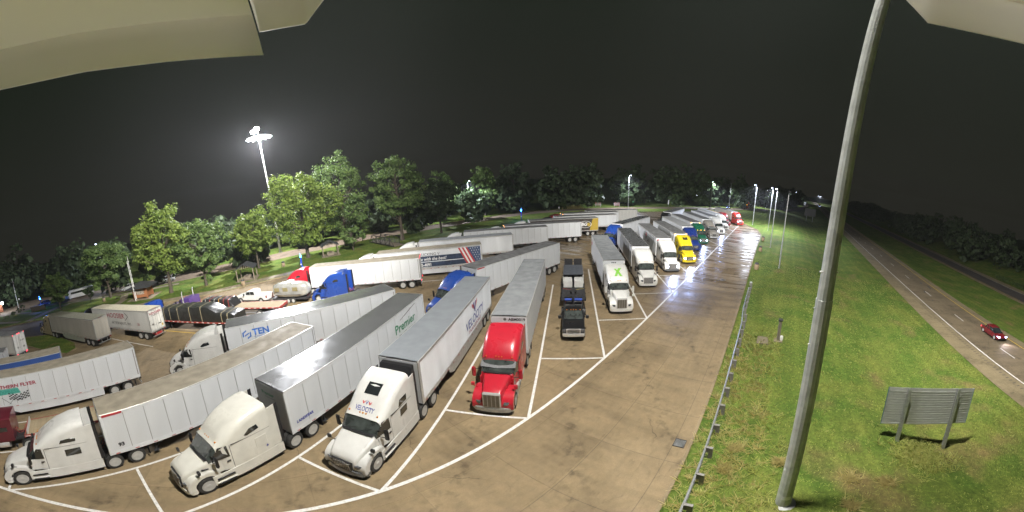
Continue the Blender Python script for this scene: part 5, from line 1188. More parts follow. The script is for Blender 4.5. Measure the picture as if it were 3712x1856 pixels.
woods('woods', [hw(a,44+6*math.sin(a*.03)) for a in range(700,-80,-40)], 70000, 9, 7, 13, 35, 'black woodland beyond the opposite carriageway', lambda x,y: gz(x,y))
# ------------------------------------------------------------------ grass blades and weeds near the camera
BLADE = leaf_mat('grass_blades', (.30,.36,.08), (.60,.58,.22), .5); DRY = leaf_mat('dry_grass', (.44,.38,.14), (.66,.58,.28), .5)
def blades(name, pts, ln, wd, per, m, seed, label, droop=.5):
    r = np.random.default_rng(seed); P = np.repeat(pts, per, axis=0); n = len(P)
    L = np.repeat(ln, per)*r.uniform(.6,1.25,n); th = r.uniform(0,6.28,n); tilt = r.uniform(.15,.9,n)*droop*1.6
    base = P+np.stack([r.normal(0,.05,n), r.normal(0,.05,n), np.zeros(n)],1)
    d = np.stack([np.cos(th)*np.sin(tilt), np.sin(th)*np.sin(tilt), np.cos(tilt)],1); sd = np.stack([-np.sin(th), np.cos(th), np.zeros(n)],1)*(wd*r.uniform(.7,1.3,n))[:,None]
    mid = base+d*L[:,None]*.55; tip = mid+(d*np.array([1.3,1.3,.55]))*L[:,None]*.5
    V = np.stack([base-sd,base+sd,mid+sd*.8,tip,mid-sd*.8],1).reshape(-1,3); F = np.arange(n*5).reshape(-1,5)
    o = obj(name, mesh_np(name, V, F, m)); o['kind']='stuff'; o['label']=label; o['category']='grass'; return o
def field(n, a0, a1, s0, s1, seed, thr=None):
    r = np.random.default_rng(seed); A_ = a0+(a1-a0)*r.uniform(0,1,n)**1.5; S_ = r.uniform(s0,s1,n); P = []
    for a, s in zip(A_, S_):
        x, y = al(a,s); t = N2.x*x+N2.y*y-H0
        if t > -3.7 or math.hypot(x-nx,y-ny) < .45: continue
        if math.sin(x*.9+1.3*math.sin(y*.7))+math.sin(y*1.1-x*.35)+r.normal(0,.5) > (1.5 if thr is None else thr): continue
        P.append((x,y,gz(x,y)-.01))
    return np.array(P)
p = field(26000,-14,62,-1.9,34,1); blades('grass', p, rng.uniform(.07,.17,len(p)), .011, 5, BLADE, 2, 'mown green grass on the roadside embankment', .9)
p = field(1500,-14,30,-1.9,2.2,3,9); blades('weeds', p, rng.uniform(.18,.50,len(p)), .013, 7, BLADE, 4, 'tall unmown weeds along the guard rail', .95)
p = field(900,-14,26,-2.2,1.2,5,9); blades('dry_weeds', p, rng.uniform(.25,.60,len(p)), .012, 9, DRY, 6, 'dry yellow grass tufts along the guard rail and kerb', .95)
p = np.concatenate([np.array([[q[0]+r_*math.cos(a_),q[1]+r_*math.sin(a_),gz(q[0],q[1])] for r_,a_ in zip(np.abs(rng.normal(0,.22,40)),rng.uniform(0,6.28,40))]) for q in ((10.6,3.6),(12.2,4.6),(9.2,3.4),(13.2,3.2),(10.6,7.6),(8.2,8.6),(9.6,9.6))]); blades('dry_weeds', p, rng.uniform(.25,.55,len(p)), .014, 6, DRY, 8, 'clumps of dry coarse grass around the mast', .9)
p = np.array([[17.2+rng.normal(0,.9),2.7+rng.normal(0,.9),0] for _ in range(260)]); p[:,2] = [gz(a,b_) for a,b_ in p[:,:2]]; blades('weeds', p, rng.uniform(.25,.6,len(p)), .014, 7, BLADE, 9, 'unmown dark green weeds under the big sign', .9)
r_ = np.random.default_rng(3); p = np.array([hw(a, 40+r_.uniform(0,3)) for a in r_.uniform(-10,90,700)]); p = np.c_[p, [gz(*q) for q in p]]; blades('weeds', p, r_.uniform(.6,1.5,len(p)), .05, 6, LEAF_G, 10, 'pale scrub on the far side of the opposite carriageway', .6)
p = np.array([(27+r_.normal(0,2.0),136.5+r_.normal(0,.6),0) for _ in range(60)]); blades('dry_weeds', p, r_.uniform(.8,2.2,60), .05, 5, DRY, 12, 'tall dry weeds at the loop road left of the barricades', .35)
# ------------------------------------------------------------------ rest-area buildings and furniture
ROOFD = mat('shingle_dark', (.040,.042,.045), .85, 0, .3, 6, bump=.5); TIMB = mat('timber_grey', (.20,.165,.125), .8, 0, .25, 6); KIOB = mat('kiosk_rust_brown', (.33,.13,.055), .7, 0, .25, 4)
def shelter(label, x, y, rz, s=1.):
    t = thing('picnic_shelter', label, 'shelter', (x,y,.1), rz, 'picnic shelters')
    part('roof', ROOFD, t, lambda b: (b.prism([(-2.2,2.35),(0,3.35),(0,3.47),(-2.25,2.45)],-2.3,2.3,'y'), b.prism([(2.2,2.35),(0,3.35),(0,3.47),(2.25,2.45)],-2.3,2.3,'y')), key='shr')
    for sx_ in (-1,1):
        for sy_ in (-1,1): part('post', TIMB, t, lambda b: b.box(-.1,.1,-.1,.1,0,2.5), key='shp', loc=(sx_*1.8,sy_*1.9,0))
    part('slab', WALK, t, lambda b: b.box(-2.3,2.3,-2.4,2.4,-.05,.03), key='shs')
    for k in range(9):
        for sy_ in (-1,1): part('gable_slat', TIMB, t, lambda b: b.box(-.06,.06,-.03,.03,0,.55-abs(k-4)*.09), key=('shg',abs(k-4)), loc=(-1.6+k*.4,sy_*2.1,2.55))
    tb = part('table', TIMB, t, lambda b: (b.box(-.4,.4,-.95,.95,.72,.77), b.box(-.9,-.6,-.95,.95,.42,.46), b.box(.6,.9,-.95,.95,.42,.46), b.box(-.8,.8,-.7,-.62,0,.72), b.box(-.8,.8,.62,.7,0,.72)), key='sht')
shelter('nearer open picnic shelter with dark gable roof on the lawn', -51.2,46.8,R(35)); shelter('farther picnic shelter with gable roof half hidden by leaves', -42.2,66.8,R(35))
def table(label, x, y, rz):
    t = thing('picnic_table', label, 'picnic table', (x,y,.1), rz, 'picnic tables'); part('top', TIMB, t, lambda b: [b.box(-.4+k*.2,-.22+k*.2,-.95,.95,.72,.77) for k in range(4)], key='pt1'); 
    for s in (-1,1): part('bench', TIMB, t, lambda b: b.box(-.13,.13,-.95,.95,.42,.46), key='pt2', loc=(s*.75,0,0)); part('leg', DARKST, t, lambda b: (b.cyl((-.75,0,0),(-.25,0,.72),.04,n=6), b.cyl((.75,0,0),(.25,0,.72),.04,n=6), b.box(-.8,.8,-.03,.03,.38,.43)), key='pt3', loc=(0,s*.7,0))
table('picnic table on a pad left of the kiosk', -77.5,27.6,R(20)); table('picnic table on the lawn right of the kiosk tree', -62.5,44.5,R(60))
k_ = thing('information_kiosk', 'rust-brown information kiosk with dark overhanging hipped roof', 'kiosk', (-69.6,30.6,.1), R(40))
part('roof', ROOFD, k_, lambda b: b.loft([[(-3,-3,2.5),(3,-3,2.5),(3,3,2.5),(-3,3,2.5)],[(-2.9,-2.9,2.62),(2.9,-2.9,2.62),(2.9,2.9,2.62),(-2.9,2.9,2.62)],[(-.3,-.3,3.7),(.3,-.3,3.7),(.3,.3,3.7),(-.3,.3,3.7)]])); part('slab', WALK, k_, lambda b: b.box(-3.2,3.2,-3.2,3.2,-.06,.03))
for a, c in ((-1,-1),(1,-1),(1,1),(-1,1)): part('post', KIOB, k_, lambda b: b.box(-.14,.14,-.14,.14,0,2.55), key='kp', loc=(a*1.7,c*1.7,0))
for k in range(4): part('display_panel', KIOB, k_, lambda b: b.box(-1.5,1.5,-.05,.05,.3,2.4), key='kd', loc=(1.65*math.cos(k*math.pi/2),1.65*math.sin(k*math.pi/2),0), rz=k*math.pi/2+math.pi/2)
for k in (2,3): part('poster', mat('poster_mixed',(.35,.30,.25),.6,0,.8,5), k_, lambda b: b.box(-1.0,1.0,.055,.07,1.0,2.1) if False else b.box(-1.0,1.0,-.07,-.055,1.0,2.1), key='kpo', loc=(1.65*math.cos(k*math.pi/2),1.65*math.sin(k*math.pi/2),0), rz=k*math.pi/2+math.pi/2)
# iron footbridge
IRON = mat('iron_bridge', (.05,.048,.045), .6, .4, .3, 6)
fb_ = thing('footbridge', 'small black iron truss footbridge on the lawn', 'bridge', (-31.5,76.6,.1), math.atan2(-9.2,10.4))
part('deck', TIMB, fb_, lambda b: b.box(-7,7,-1.3,1.3,.15,.3)); 
for s in (-1,1):
    def truss(b, s=s):
        y = s*1.35; xs = [-7,-5,-2.5,0,2.5,5,7]
        b.box(-7,7,y-.07,y+.07,.12,.32); b.box(-5,5,y-.06,y+.06,1.95,2.1)
        for x in xs[1:-1]: b.box(x-.05,x+.05,y-.05,y+.05,.3,2.0)
        for p, q in (((-7,.3),(-5,2.0)),((7,.3),(5,2.0)),((-5,2),(-2.5,.3)),((5,2),(2.5,.3)),((-2.5,2),(0,.3)),((2.5,2),(0,.3))): b.cyl((p[0],y,p[1]),(q[0],y,q[1]),.05,n=5)
    part('truss', IRON, fb_, truss)
    for k in range(4): part('railing_panel', mat('mesh_grey',(.16,.16,.16),.6), fb_, lambda b: [b.box(-1.2+j*.15,-1.185+j*.15,-.01,.01,.35,1.25) for j in range(17)]+[b.box(-1.22,1.22,-.015,.015,1.25,1.29)], key='rp', loc=(-3.75+k*2.5,s*1.28,0))
# brick building corner, far left
BRK = mat('brick_orange', (.38,.14,.07), .85, 0, .25, 9, bump=.3)
bl = thing('building', 'orange brick rest-area building corner at the far left edge', 'building', (-118,-5.5,.0), R(10))
part('wall', BRK, bl, lambda b: b.box(-4,3.2,-8,3.2,0,3.1)); part('roof', ROOFD, bl, lambda b: b.loft([[(-4.8,-8.8,3.1),(4,-8.8,3.1),(4,4,3.1),(-4.8,4,3.1)],[(-1,-4,5.4),(.4,-4,5.4),(.4,0,5.4),(-1,0,5.4)]])); part('door', DARKST, bl, lambda b: b.box(3.2,3.26,-1,.1,0,2.2)); part('window', GLASS, bl, lambda b: b.box(3.2,3.25,-4,-2,1,2.1)); 
gl = thing('lamp_post', 'glaring white globe lamp in front of the brick building', 'street lamp', (-113.0,-1.6,.1)); part('post', DARKST, gl, lambda b: b.cyl((0,0,0),(0,0,2.7),.06,n=8)); part('globe', mat('globe_lit',(1,1,1),.3,emit=(.85,.9,1,40)), gl, lambda b: b.lathe([(.001,2.6),(.3,2.75),(.42,3.05),(.3,3.35),(.001,3.5)],ax='z',n=14), smooth=60); lamp_light(gl,(.3,0,3.9),1800,(.9,.94,1),.4)
g2 = thing('lamp_post', 'small white globe lamp beside the flagpole at the far left', 'street lamp', (-119,4.6,.0)); part('post', DARKST, g2, lambda b: b.cyl((0,0,0),(0,0,2.4),.05,n=8)); part('globe', WHTL, g2, lambda b: b.lathe([(.001,2.35),(.22,2.5),(.28,2.65),(.22,2.8),(.001,2.95)],ax='z',n=12), smooth=60)
wl = thing('planter_wall', 'low dark stone planter wall by the far left sidewalk', 'wall', (-96.5,8.6,.1), R(75)); part('wall', mat('stone_dark',(.12,.10,.085),.9,0,.4,5), wl, lambda b: b.box(-2.2,2.2,-.2,.2,0,1.25), bevel=.04); part('cap', TIMB, wl, lambda b: b.box(-2.35,2.35,-.32,.32,1.25,1.4))
bn = thing('bench', 'white-topped bench beside a bin at the far left', 'bench', (-98.2,-1.0,.1), R(80)); part('seat', WALK, bn, lambda b: b.box(-1.1,1.1,-.25,.25,.42,.52)); [part('leg', TIMB, bn, lambda b: b.box(-.12,.12,-.22,.22,0,.42), key='bnl', loc=(s*.8,0,0)) for s in (-1,1)]
for k,(x,y,h_) in enumerate(((-101.5,3.0,1.5),(-103.5,4.6,1.9),(-99.6,1.2,1.1))):
    tree(['low dark shrub at the foot of the flagpole','rounded dark shrub behind the flagpole','dark potted shrub in front of the flagpole'][k],x,y,h_,h_*1.3,LEAF_D,60+k,n=500,nclump=14,z0=.1,leaf=.18,tr=.05,group='shrubs by the flagpole')
# ------------------------------------------------------------------ parked rigs
RED = paint('red', (.47,.018,.035)); BLUE = paint('blue', (.016,.060,.30)); DBLUE = paint('deep_blue', (.012,.03,.16)); YEL = paint('yellow', (.58,.46,.018)); GRN = paint('green', (.012,.10,.055)); GREY = paint('warm_grey', (.24,.225,.20)); BLKP = paint('black', (.014,.014,.016)); BEIGE = paint('beige', (.42,.35,.22)); MARP = paint('maroon', (.10,.012,.022)); PURP = paint('purple', (.085,.045,.19)); SILV = paint('silver', (.42,.43,.45)); BRED = paint('bright_red', (.60,.03,.025)); DRED = paint('dark_red', (.22,.015,.02))
LOWG = paint('lower_grey', (.13,.135,.14))
BLUT = mat('trailer_blue', (.03,.075,.26), .45, 0, .12, .9, streak=5); BEIT = mat('trailer_beige', (.42,.40,.36), .5, 0, .10, .9, streak=5); GRYT = mat('trailer_grey', (.40,.41,.42), .5, 0, .10, .9, streak=5)
FR, BR_, LR = 'trucks parked nose-out in the front row', 'trucks parked in the back row', 'trucks parked by the left lawn'
FT, BT, LT = 'trailers in the front row', 'trailers in the back row', 'trailers by the left lawn'
def hd(a): return R(a)
# front row, left to right
semi_trailer('blue-sided trailer with tan roof at the left edge of the front row', (-36.8,-11.75), hd(-99), body=BLUT, roof=ROOF_T, side='smooth', group=FT, rails=BLUT)
semi_trailer('small grey-roofed trailer end peeking in at the left frame edge', (-43.0,-17.5), hd(-99), body=GRYT, roof=ROOF_D, side='panel', group=FT)
semi_trailer('white trailer with checkered-flag lettering at the left edge', (-31.25,-5.9), hd(-99.5), roof=ROOF_T, group=FT, skirt=True, extra=ex_flyer, npan=13)
semi_truck('classic', MARP, 'maroon truck cab cut off by the left frame edge', (-23.9,-.86), hd(-99.5), FR, skirt=False)
def loadA(t, L):
    hump('tarped_load', TARP, t, -L+.6, -8.6, 1.42, [(0,1.6),(.12,2.15),(.45,2.2),(.55,1.75),(.62,2.1),(.9,2.05),(1,1.5)], 1.15, 3)
    part('headboard', ALU, t, lambda b: b.box(-.25,-.18,-1.2,1.2,1.42,1.75)); part('spool', DARKST, t, lambda b: b.cyl((-7.6,-.3,1.85),(-7.6,.5,1.85),.42,n=16), smooth=40)
flatbed('long wooden flatbed with low black tarped load beside the flag-lettered white trailer', (-23.9,-.86), hd(-99.5), 14.6, FT, loadA)
semi_truck('pinched', WHITE, 'white truck with dark sleeper windows, leftmost whole truck in front', (-18.69,3.46), hd(-99.3), FR)
semi_trailer('white trailer with worn tan roof behind the leftmost front truck', (-18.69,3.46), hd(-99.3), roof=ROOF_T, group=FT, extra=ex_b)
semi_truck('aero', CREAM, 'cream-white truck with tall roof pulling the green-lettered trailer', (-12.36,11.09), hd(-100.7), FR, dx=.15, extra=cab_text(('★',.26,NAVY,(1.55,1.225,1.30),'L',{})))
semi_trailer('white trailer with shiny rippled roof and green lettering at its tail', (-12.36,11.09), hd(-100.7), roof=ROOF_A, group=FT, extra=ex_premier, frontm=GRYT)
semi_truck('wedge', WHITE, 'white truck with blue and red VELOCITY lettering and black skylight', (-6.63,15.61), hd(-100.8), FR, dx=0., skylight=True, extra=velocity_cab, bumperm=LOWG)
semi_trailer('ribbed white refrigerated trailer lettered VELOCITY TRANSPORT', (-6.63,15.61), hd(-100.8), roof=mat('roof_blue_grey',(.24,.26,.285),.42,.15,.12,1.2,streak=3), side='rib', group=FT, skirt=True, reefer=True, extra=ex_velocity)
semi_truck('longnose', RED, 'glossy red truck with chrome grille and metal sun visor', (-.45,21.53), hd(-101), FR, skirt=False, mirror=RED, visor=mat('visor_dull_steel',(.20,.205,.215),.4,.4,.3,14), bumperm=STEEL)
semi_trailer('white trailer marked ABM0019 behind the glossy red truck', (-.45,21.53), hd(-101), roof=ROOF_G, group=FT, extra=ex_abm)
semi_truck('longnose', WHITE, 'white truck with green X on its roof', (11.71,35.11), hd(-99.5), FR, dx=.2, mirror=WHITE, extra=roofx)
def ex_k(t, L, Y):
    part('nose_mark', BLKL, t, lambda b: [b.box(.02,.03,-.3+k*.2,-.16+k*.2,3.72,3.84) for k in range(3)]); plate('roof_tag', [(0,0),(.9,0),(.9,.5),(0,.5)], REDL, t, 'R', 0, (-15.4,-Y+.0,2.8))
semi_trailer('white trailer behind the truck with the green X', (11.71,35.11), hd(-99.5), roof=ROOF_G, group=FT, extra=ex_k)
semi_truck('aero', WHITE, 'white truck with chrome louvre grille next right of the green X', (17.9,41.85), hd(-101.5), FR, lowtrim=WHITE)
semi_trailer('trailer with grey side panel, dark roof reflecting a lamp', (17.9,41.85), hd(-101.5), roof=mat('roof_dark_gloss',(.16,.165,.17),.26,.5,.16,1.3), group=FT, side='smooth', extra=ex_greyside)
semi_truck('aero', WHITE, 'white truck with bird mark on roof and lit bluish headlights', (24.25,47.15), hd(-101.5), FR, lit=True, extra=cv_roof, lowtrim=LOWG, bumperm=LOWG)
semi_trailer('trailer lettered Land with a red and black disc', (24.25,47.15), hd(-101.5), roof=ROOF_D, group=FT, side='smooth', extra=ex_land)
semi_truck('wedge', YEL, 'bright yellow truck with amber roof lights and lit headlights', (29.5,50.75), hd(-101.5), FR, lit=True, amber=True, skylight=True)
semi_trailer('white trailer with amber marker lamps behind the yellow truck', (29.5,50.75), hd(-101.5), roof=ROOF_D, group=FT, side='smooth', marker=True, extra=ex_greyside)
semi_truck('wedge', DBLUE, 'deep blue truck between the yellow and the green truck', (35.8,58.9), hd(-101.5), FR)
semi_trailer('pale grey-roofed trailer behind the deep blue truck', (35.8,58.9), hd(-101.5), roof=mat('roof_pale',(.40,.41,.42),.4,.2), group=FT, side='smooth')
semi_truck('aero', GRN, 'dark green truck with amber roof lights and lit headlights', (41.5,64.8), hd(-102), FR, lit=True, amber=True)
semi_trailer('dark-roofed trailer behind the dark green truck', (41.5,64.8), hd(-102), roof=ROOF_D, group=FT, side='smooth', marker=True)
semi_truck('pinched', GREY, 'warm grey truck with silver visor right of the green truck', (48.6,70.7), hd(-102), FR, visor=ALU, bumperm=SILV)
semi_trailer('dark-roofed trailer behind the warm grey truck', (48.6,70.7), hd(-102), roof=ROOF_D, group=FT, side='smooth')
semi_truck('aero', WHITE, 'white truck with lit headlights second right of the green truck', (54.9,76.2), hd(-102), FR, lit=True)
semi_trailer('dark-roofed trailer behind the far lit white truck', (54.9,76.2), hd(-102), roof=ROOF_D, group=FT, side='smooth')
semi_truck('wedge', TRG, 'off-white unlit truck third right of the green truck', (61.4,82.6), hd(-102.5), FR)
semi_trailer('white trailer behind the off-white unlit truck', (61.4,82.6), hd(-102.5), roof=mat('roof_pale',(.40,.41,.42),.4,.2), group=FT, side='smooth')
semi_truck('longnose', DRED, 'dark red truck half hidden left of the last red truck', (68.0,90.2), hd(-103), FR, skirt=False)
def lumber(t, L):
    LUM = mat('sawn_lumber',(.50,.33,.15),.8,0,.2,6)
    for k in range(5):
        for j in range(2): part('lumber_bundle', LUM, t, lambda b: b.box(-2.6,0,0,1.15,0,1.75), key='lum', loc=(-.5-k*2.75,-1.18+j*1.2,1.45), bevel=.02, seg=1)
flatbed('flatbed stacked with tan lumber beside the last red truck', (68.0,90.2), hd(-103), 14.6, FT, lumber)
semi_truck('wedge', BRED, 'bright red truck last in the front row', (75.3,92.0), hd(-103.6), FR, skylight=True)
semi_trailer('grey-white trailer behind the bright red truck', (75.3,92.0), hd(-103.6), roof=ROOF_D, group=FT, side='smooth', body=TRG)
# aisle
semi_truck('aero', WHITE, 'white truck pulling the TEN trailer, facing left', (-23.53,17.61), hd(-134.5), 'trucks standing in the aisle', dx=0)
semi_trailer('white trailer with blue TEN logo and mirror-bright roof', (-23.53,17.61), hd(-134.5), roof=ROOF_A, group='trailers standing in the aisle', extra=ex_ten)
semi_truck('aero', BLUE, 'bright blue truck with white trailer squeezed behind the ribbed reefer', (-4.95,35.3), hd(-133), 'trucks standing in the aisle', hitch=R(8))
def ex_smalltag(t, L, Y): part('vent', DARKST, t, lambda b: (b.box(.02,.03,.3,.5,3.3,3.5), b.lathe([(.001,.025),(.09,.025)],c=(0,-.25,3.6),ax='x',n=10))); plate('builder_plate', [(0,0),(1.1,0),(1.1,.12),(0,.12)], RED_T, t, 'L', 0, (-.15,Y,3.92))
semi_trailer('white trailer angled across the aisle behind the bright blue truck', (-4.95,35.3), hd(-133), roof=ROOF_D, group='trailers standing in the aisle', extra=ex_smalltag)
semi_truck('wedge', BLUE, 'blue truck with angled trailer left of the truck row, mid distance', (21.75,63.4), hd(-134), 'trucks standing in the aisle', skirt=True)
semi_trailer('dark-roofed trailer angled behind the mid-distance blue truck, glinting roof', (21.75,63.4), hd(-134), roof=mat('roof_dark_gloss',(.16,.165,.17),.26,.5,.16,1.3), group='trailers standing in the aisle', side='smooth')
semi_truck('wedge', BLKP, 'black truck with angled trailer at the far end of the aisle', (44.6,85.4), hd(-133.7), 'trucks standing in the aisle')
semi_trailer('dark-roofed trailer angled behind the black truck at the far end', (44.6,85.4), hd(-133.7), roof=ROOF_D, group='trailers standing in the aisle', side='smooth')
# back row, near to far
semi_truck('aero', RED, 'red truck facing left on the lawn side of the back row', (-28.55,39.4), hd(-169), BR_)
semi_trailer('panelled white trailer with red tail lamp behind the left-facing red truck', (-28.55,39.4), hd(-169), roof=ROOF_T, group=BT, tail=True, rails=ALU)
semi_truck('pinched', WHITE, 'white cab roof showing behind the left-facing red truck', (-20.65,46.3), hd(-169.2), BR_)
semi_trailer('white trailer with flag graphic and dark blue slogan bands', (-20.65,46.3), hd(-169.2), roof=ROOF_T, group=BT, side='smooth', skirt=True, extra=ex_flag)
semi_truck('aero', WHITE, 'white cab roof left of the footbridge end, second of the back row', (-15.9,54.1), hd(-172), BR_)
semi_trailer('plain white trailer directly behind the flag-graphic trailer', (-15.9,54.1), hd(-172), roof=ROOF_G, group=BT, side='smooth')
semi_truck('pinched', WHITE, 'white cab roof third in the back row against the grass', (-9.05,61.8), hd(-174), BR_)
semi_trailer('panelled white trailer third behind the flag graphic', (-9.05,61.8), hd(-174), roof=ROOF_D, group=BT)
semi_truck('aero', WHITE, 'white cab roof fourth in the back row near the blue phone', (-1.35,66.4), hd(-173.5), BR_)
semi_trailer('panelled white trailer with bare wheels left of the gold and brown one', (-1.35,66.4), hd(-173.5), roof=ROOF_D, group=BT, tail=True, marker=True)
semi_truck('aero', WHITE, 'white cab roof right below the blue-lit phone', (4.15,73.0), hd(-174), BR_)
semi_trailer('brown and gold trailer with white oval BG logo', (4.15,73.0), hd(-174), roof=ROOF_D, group=BT, side='smooth', extra=ex_bg)
semi_truck('aero', BLKP, 'black sloping cab roof left of the dark red one in the back row', (10.75,78.4), hd(-172.7), BR_)
semi_trailer('white trailer right behind the brown and gold trailer', (10.75,78.4), hd(-172.7), roof=ROOF_D, group=BT, side='smooth')
semi_truck('aero', DRED, 'dark red cab roof in the far back row', (13.4,84.1), hd(-171), BR_)
semi_trailer('white trailer with red front lamp second behind the brown and gold one', (13.4,84.1), hd(-171), roof=ROOF_D, group=BT, side='smooth', marker=True)
semi_truck('pinched', MARP, 'dark maroon cab roof last in the back row', (21.3,89.3), hd(-169), BR_)
semi_trailer('pinkish-grey trailer farthest in the back row', (21.3,89.3), hd(-169), roof=ROOF_D, group=BT, body=TRG)
# by the left lawn
semi_truck('aero', BEIGE, 'beige truck at the far left pulling the quilted beige trailer', (-58.4,7.9), hd(-163.5), LR)
semi_trailer('beige ribbed trailer with brown rear doors beside the grass island', (-58.4,7.9), hd(-163.5), 14.63, body=BEIT, roof=mat('roof_olive',(.26,.255,.20),.5,.1), side='rib', group=LT, skirt=True)
semi_truck('aero', BLKP, 'black truck nose hidden in front of the HOOSIER trailer', (-53.25,14.6), hd(-166), LR)
semi_trailer('white trailer with maroon HOOSIER air transport lettering', (-53.25,14.6), hd(-166), 14.63, body=TRG, roof=mat('roof_cream',(.52,.48,.37),.55,.05), side='smooth', group=LT, extra=ex_hoosier)
semi_truck('longnose', BLUE, 'blue cab top just visible over the HOOSIER trailer', (-43.4,21.1), hd(-166), LR, skirt=False)
def loadB(t, L):
    hump('tarped_load', TARP, t, -L+.3, -.8, 1.42, [(0,2.3),(.03,2.5),(.16,2.55),(.20,2.6),(.30,3.3),(.62,3.3),(.75,3.15),(.9,3.1),(1,2.9)], 1.22, 8)
    for x, z in ((-13.3,2.5),(-12.4,2.55),(-9.2,3.3),(-7.2,3.3),(-5.0,3.25),(-3.4,3.15),(-2.2,3.1),(-1.3,3.0)): strap(t, x, 1.42, z+.03)
flatbed('flatbed with tall black tarpaulin load held by tan straps', (-43.4,21.1), hd(-166), 14.6, LT, loadB)
semi_truck('classic', PURP, 'purple truck with tall chrome stacks beside the lawn kerb', (-41.9,27.2), hd(-167), LR, skirt=False)
def loadC(t, L):
    hump('tarped_load', BLACK, t, -7.3, -1.0, 1.42, [(0,1.6),(.1,2.5),(.85,2.55),(1,1.7)], 1.0, 9)
    SM = [mat('strap_red',(.40,.07,.06),.7), mat('strap_pale',(.45,.45,.42),.7), mat('strap_orange',(.50,.27,.04),.7)]
    for k in range(7): strap(t, -6.6+k*.85, 1.42, 2.56, 1.06, SM[[0,0,2,1,0,1,0][k]])
flatbed('flatbed with black load under coloured straps and bare wooden tail', (-41.9,27.2), hd(-167), 14.6, LT, loadC)
semi_trailer('white trailer rear with lit red lamps driving off at the left edge', (-60.6,-10.7), hd(-136), body=TRG, roof=ROOF_D, side='rib', group=LT, tail=True, extra=ex_rearmark)
semi_truck('aero', BLUE, 'blue truck without trailer in front of the panelled white trailer', (-20.6,37.1), hd(-170), BR_, dx=.0, extra=cab_text(('725',.28,WHTL,(3.3,1.135,1.35),'L',{})))
pickup('white crew-cab pickup towing the silver travel trailer', (-33.9,34.7), hd(-172), WHITE, trim=CHROME)
# rounded silver travel trailer
av = thing('travel_trailer', 'polished silver rounded travel trailer behind the white pickup', 'travel trailer', (-33.4,34.9,0), hd(-170))
POL = mat('polished_aluminium',(.56,.56,.54),.2,.55,.2,2,bump=.05,bscale=5)
def avb(b):
    rings = []
    for q in np.linspace(0,1,19):
        x = -.3-6.2*q; e = max(.03, (1-abs(2*q-1)**3.2))**.42; rings.append([(x, 1.2*e*math.copysign(abs(math.cos(a))**.62,math.cos(a)), 1.75+1.08*e**.75*math.copysign(abs(math.sin(a))**.62,math.sin(a))) for a in np.linspace(0,2*math.pi,33)[:-1]])
    b.loft(rings)
part('shell', POL, av, avb, smooth=50); part('air_conditioner', WHITE, av, lambda b: b.box(-3.9,-3.0,-.45,.45,2.78,3.05), bevel=.05)
for s in (1,-1):
    for x in (-1.6,-3.0,-4.6): part('window', mat('window_amber',(.22,.19,.10),.2), av, lambda b: b.box(x-.42,x+.42,s*1.19,s*1.225,1.75,2.3), bevel=.02, seg=1)
    for x in (-3.2,-4.0): wheel(av,(x,s*1.02,.36),.36,.22,ALU,s)
part('hitch', DARKST, av, lambda b: (b.cyl((-.6,-.6,.55),(.6,0,.5),.05,n=6), b.cyl((-.6,.6,.55),(.6,0,.5),.05,n=6))); part('frame', DARKST, av, lambda b: b.box(-6.2,-.5,-1.0,1.0,.5,.72)); part('belt_line', STEEL, av, lambda b: b.box(-5.4,-1.1,-1.235,1.235,1.30,1.36))
# pickup with equipment trailer in the front row
pickup('black dual-wheel pickup with chrome grille parked nose-out', (6.0,30.75), hd(-101), BLKP, dual=True, Lb=2.2)
eq = thing('gooseneck_trailer', 'black gooseneck equipment trailer hitched to the black pickup', 'trailer', (6.0,30.75,0), hd(-101))
part('neck', DARKST, eq, lambda b: (b.cyl((.9,0,1.0),(.9,0,1.85),.09,n=8), b.box(-1.2,1.0,-.12,.12,1.75,1.95), b.cyl((.3,0,1.8),(-1.6,.9,1.05),.09,n=6), b.cyl((.3,0,1.8),(-1.6,-.9,1.05),.09,n=6)))
part('deck', DARKST, eq, lambda b: b.box(-12.4,-1.3,-1.28,1.28,.78,.92)); part('side_rail', BLACK, eq, lambda b: (b.box(-12.4,-1.3,1.28,1.34,.74,.96), b.box(-12.4,-1.3,-1.34,-1.28,.74,.96)))
for k in range(7): part('stake_pocket', DARKST, eq, lambda b: b.box(-.08,.08,-1.40,1.40,.80,.90), key='stk', loc=(-2.0-k*1.5,0,0))
part('spare_tyre', RUBBER, eq, lambda b: b.lathe([(.16,.98),(.36,.96),(.38,1.08),(.36,1.2),(.16,1.18)],c=(-3.0,0,.1),ax='z',n=20), smooth=40)
part('chain', mat('load_binder_yellow',(.5,.42,.08),.5), eq, lambda b: (b.cyl((-3.4,.3,1.3),(-4.6,1.2,.98),.03,n=5), )); part('chain', mat('load_binder_red',(.5,.06,.04),.5), eq, lambda b: b.cyl((-3.4,-.3,1.3),(-4.6,-1.2,.98),.03,n=5))
for s in (1,-1):
    part('loading_ramp', DARKST, eq, lambda b: b.box(-12.5,-12.4,s*.08,s*1.2,.9,2.5), bevel=.02, seg=1)
    for x in (-9.4,-10.4): wheel(eq,(x,s*1.0,.40),.40,.26,STEEL,s)
part('tarp_roll', mat('tarp_blue',(.03,.08,.42),.5), eq, lambda b: b.cyl((.55,-.85,1.62),(.55,.85,1.62),.13,n=8))
sk = thing('loader', 'white equipment cab with dark flat panel roof riding on the gooseneck trailer', 'machine', (6.0,30.75,0), hd(-101))
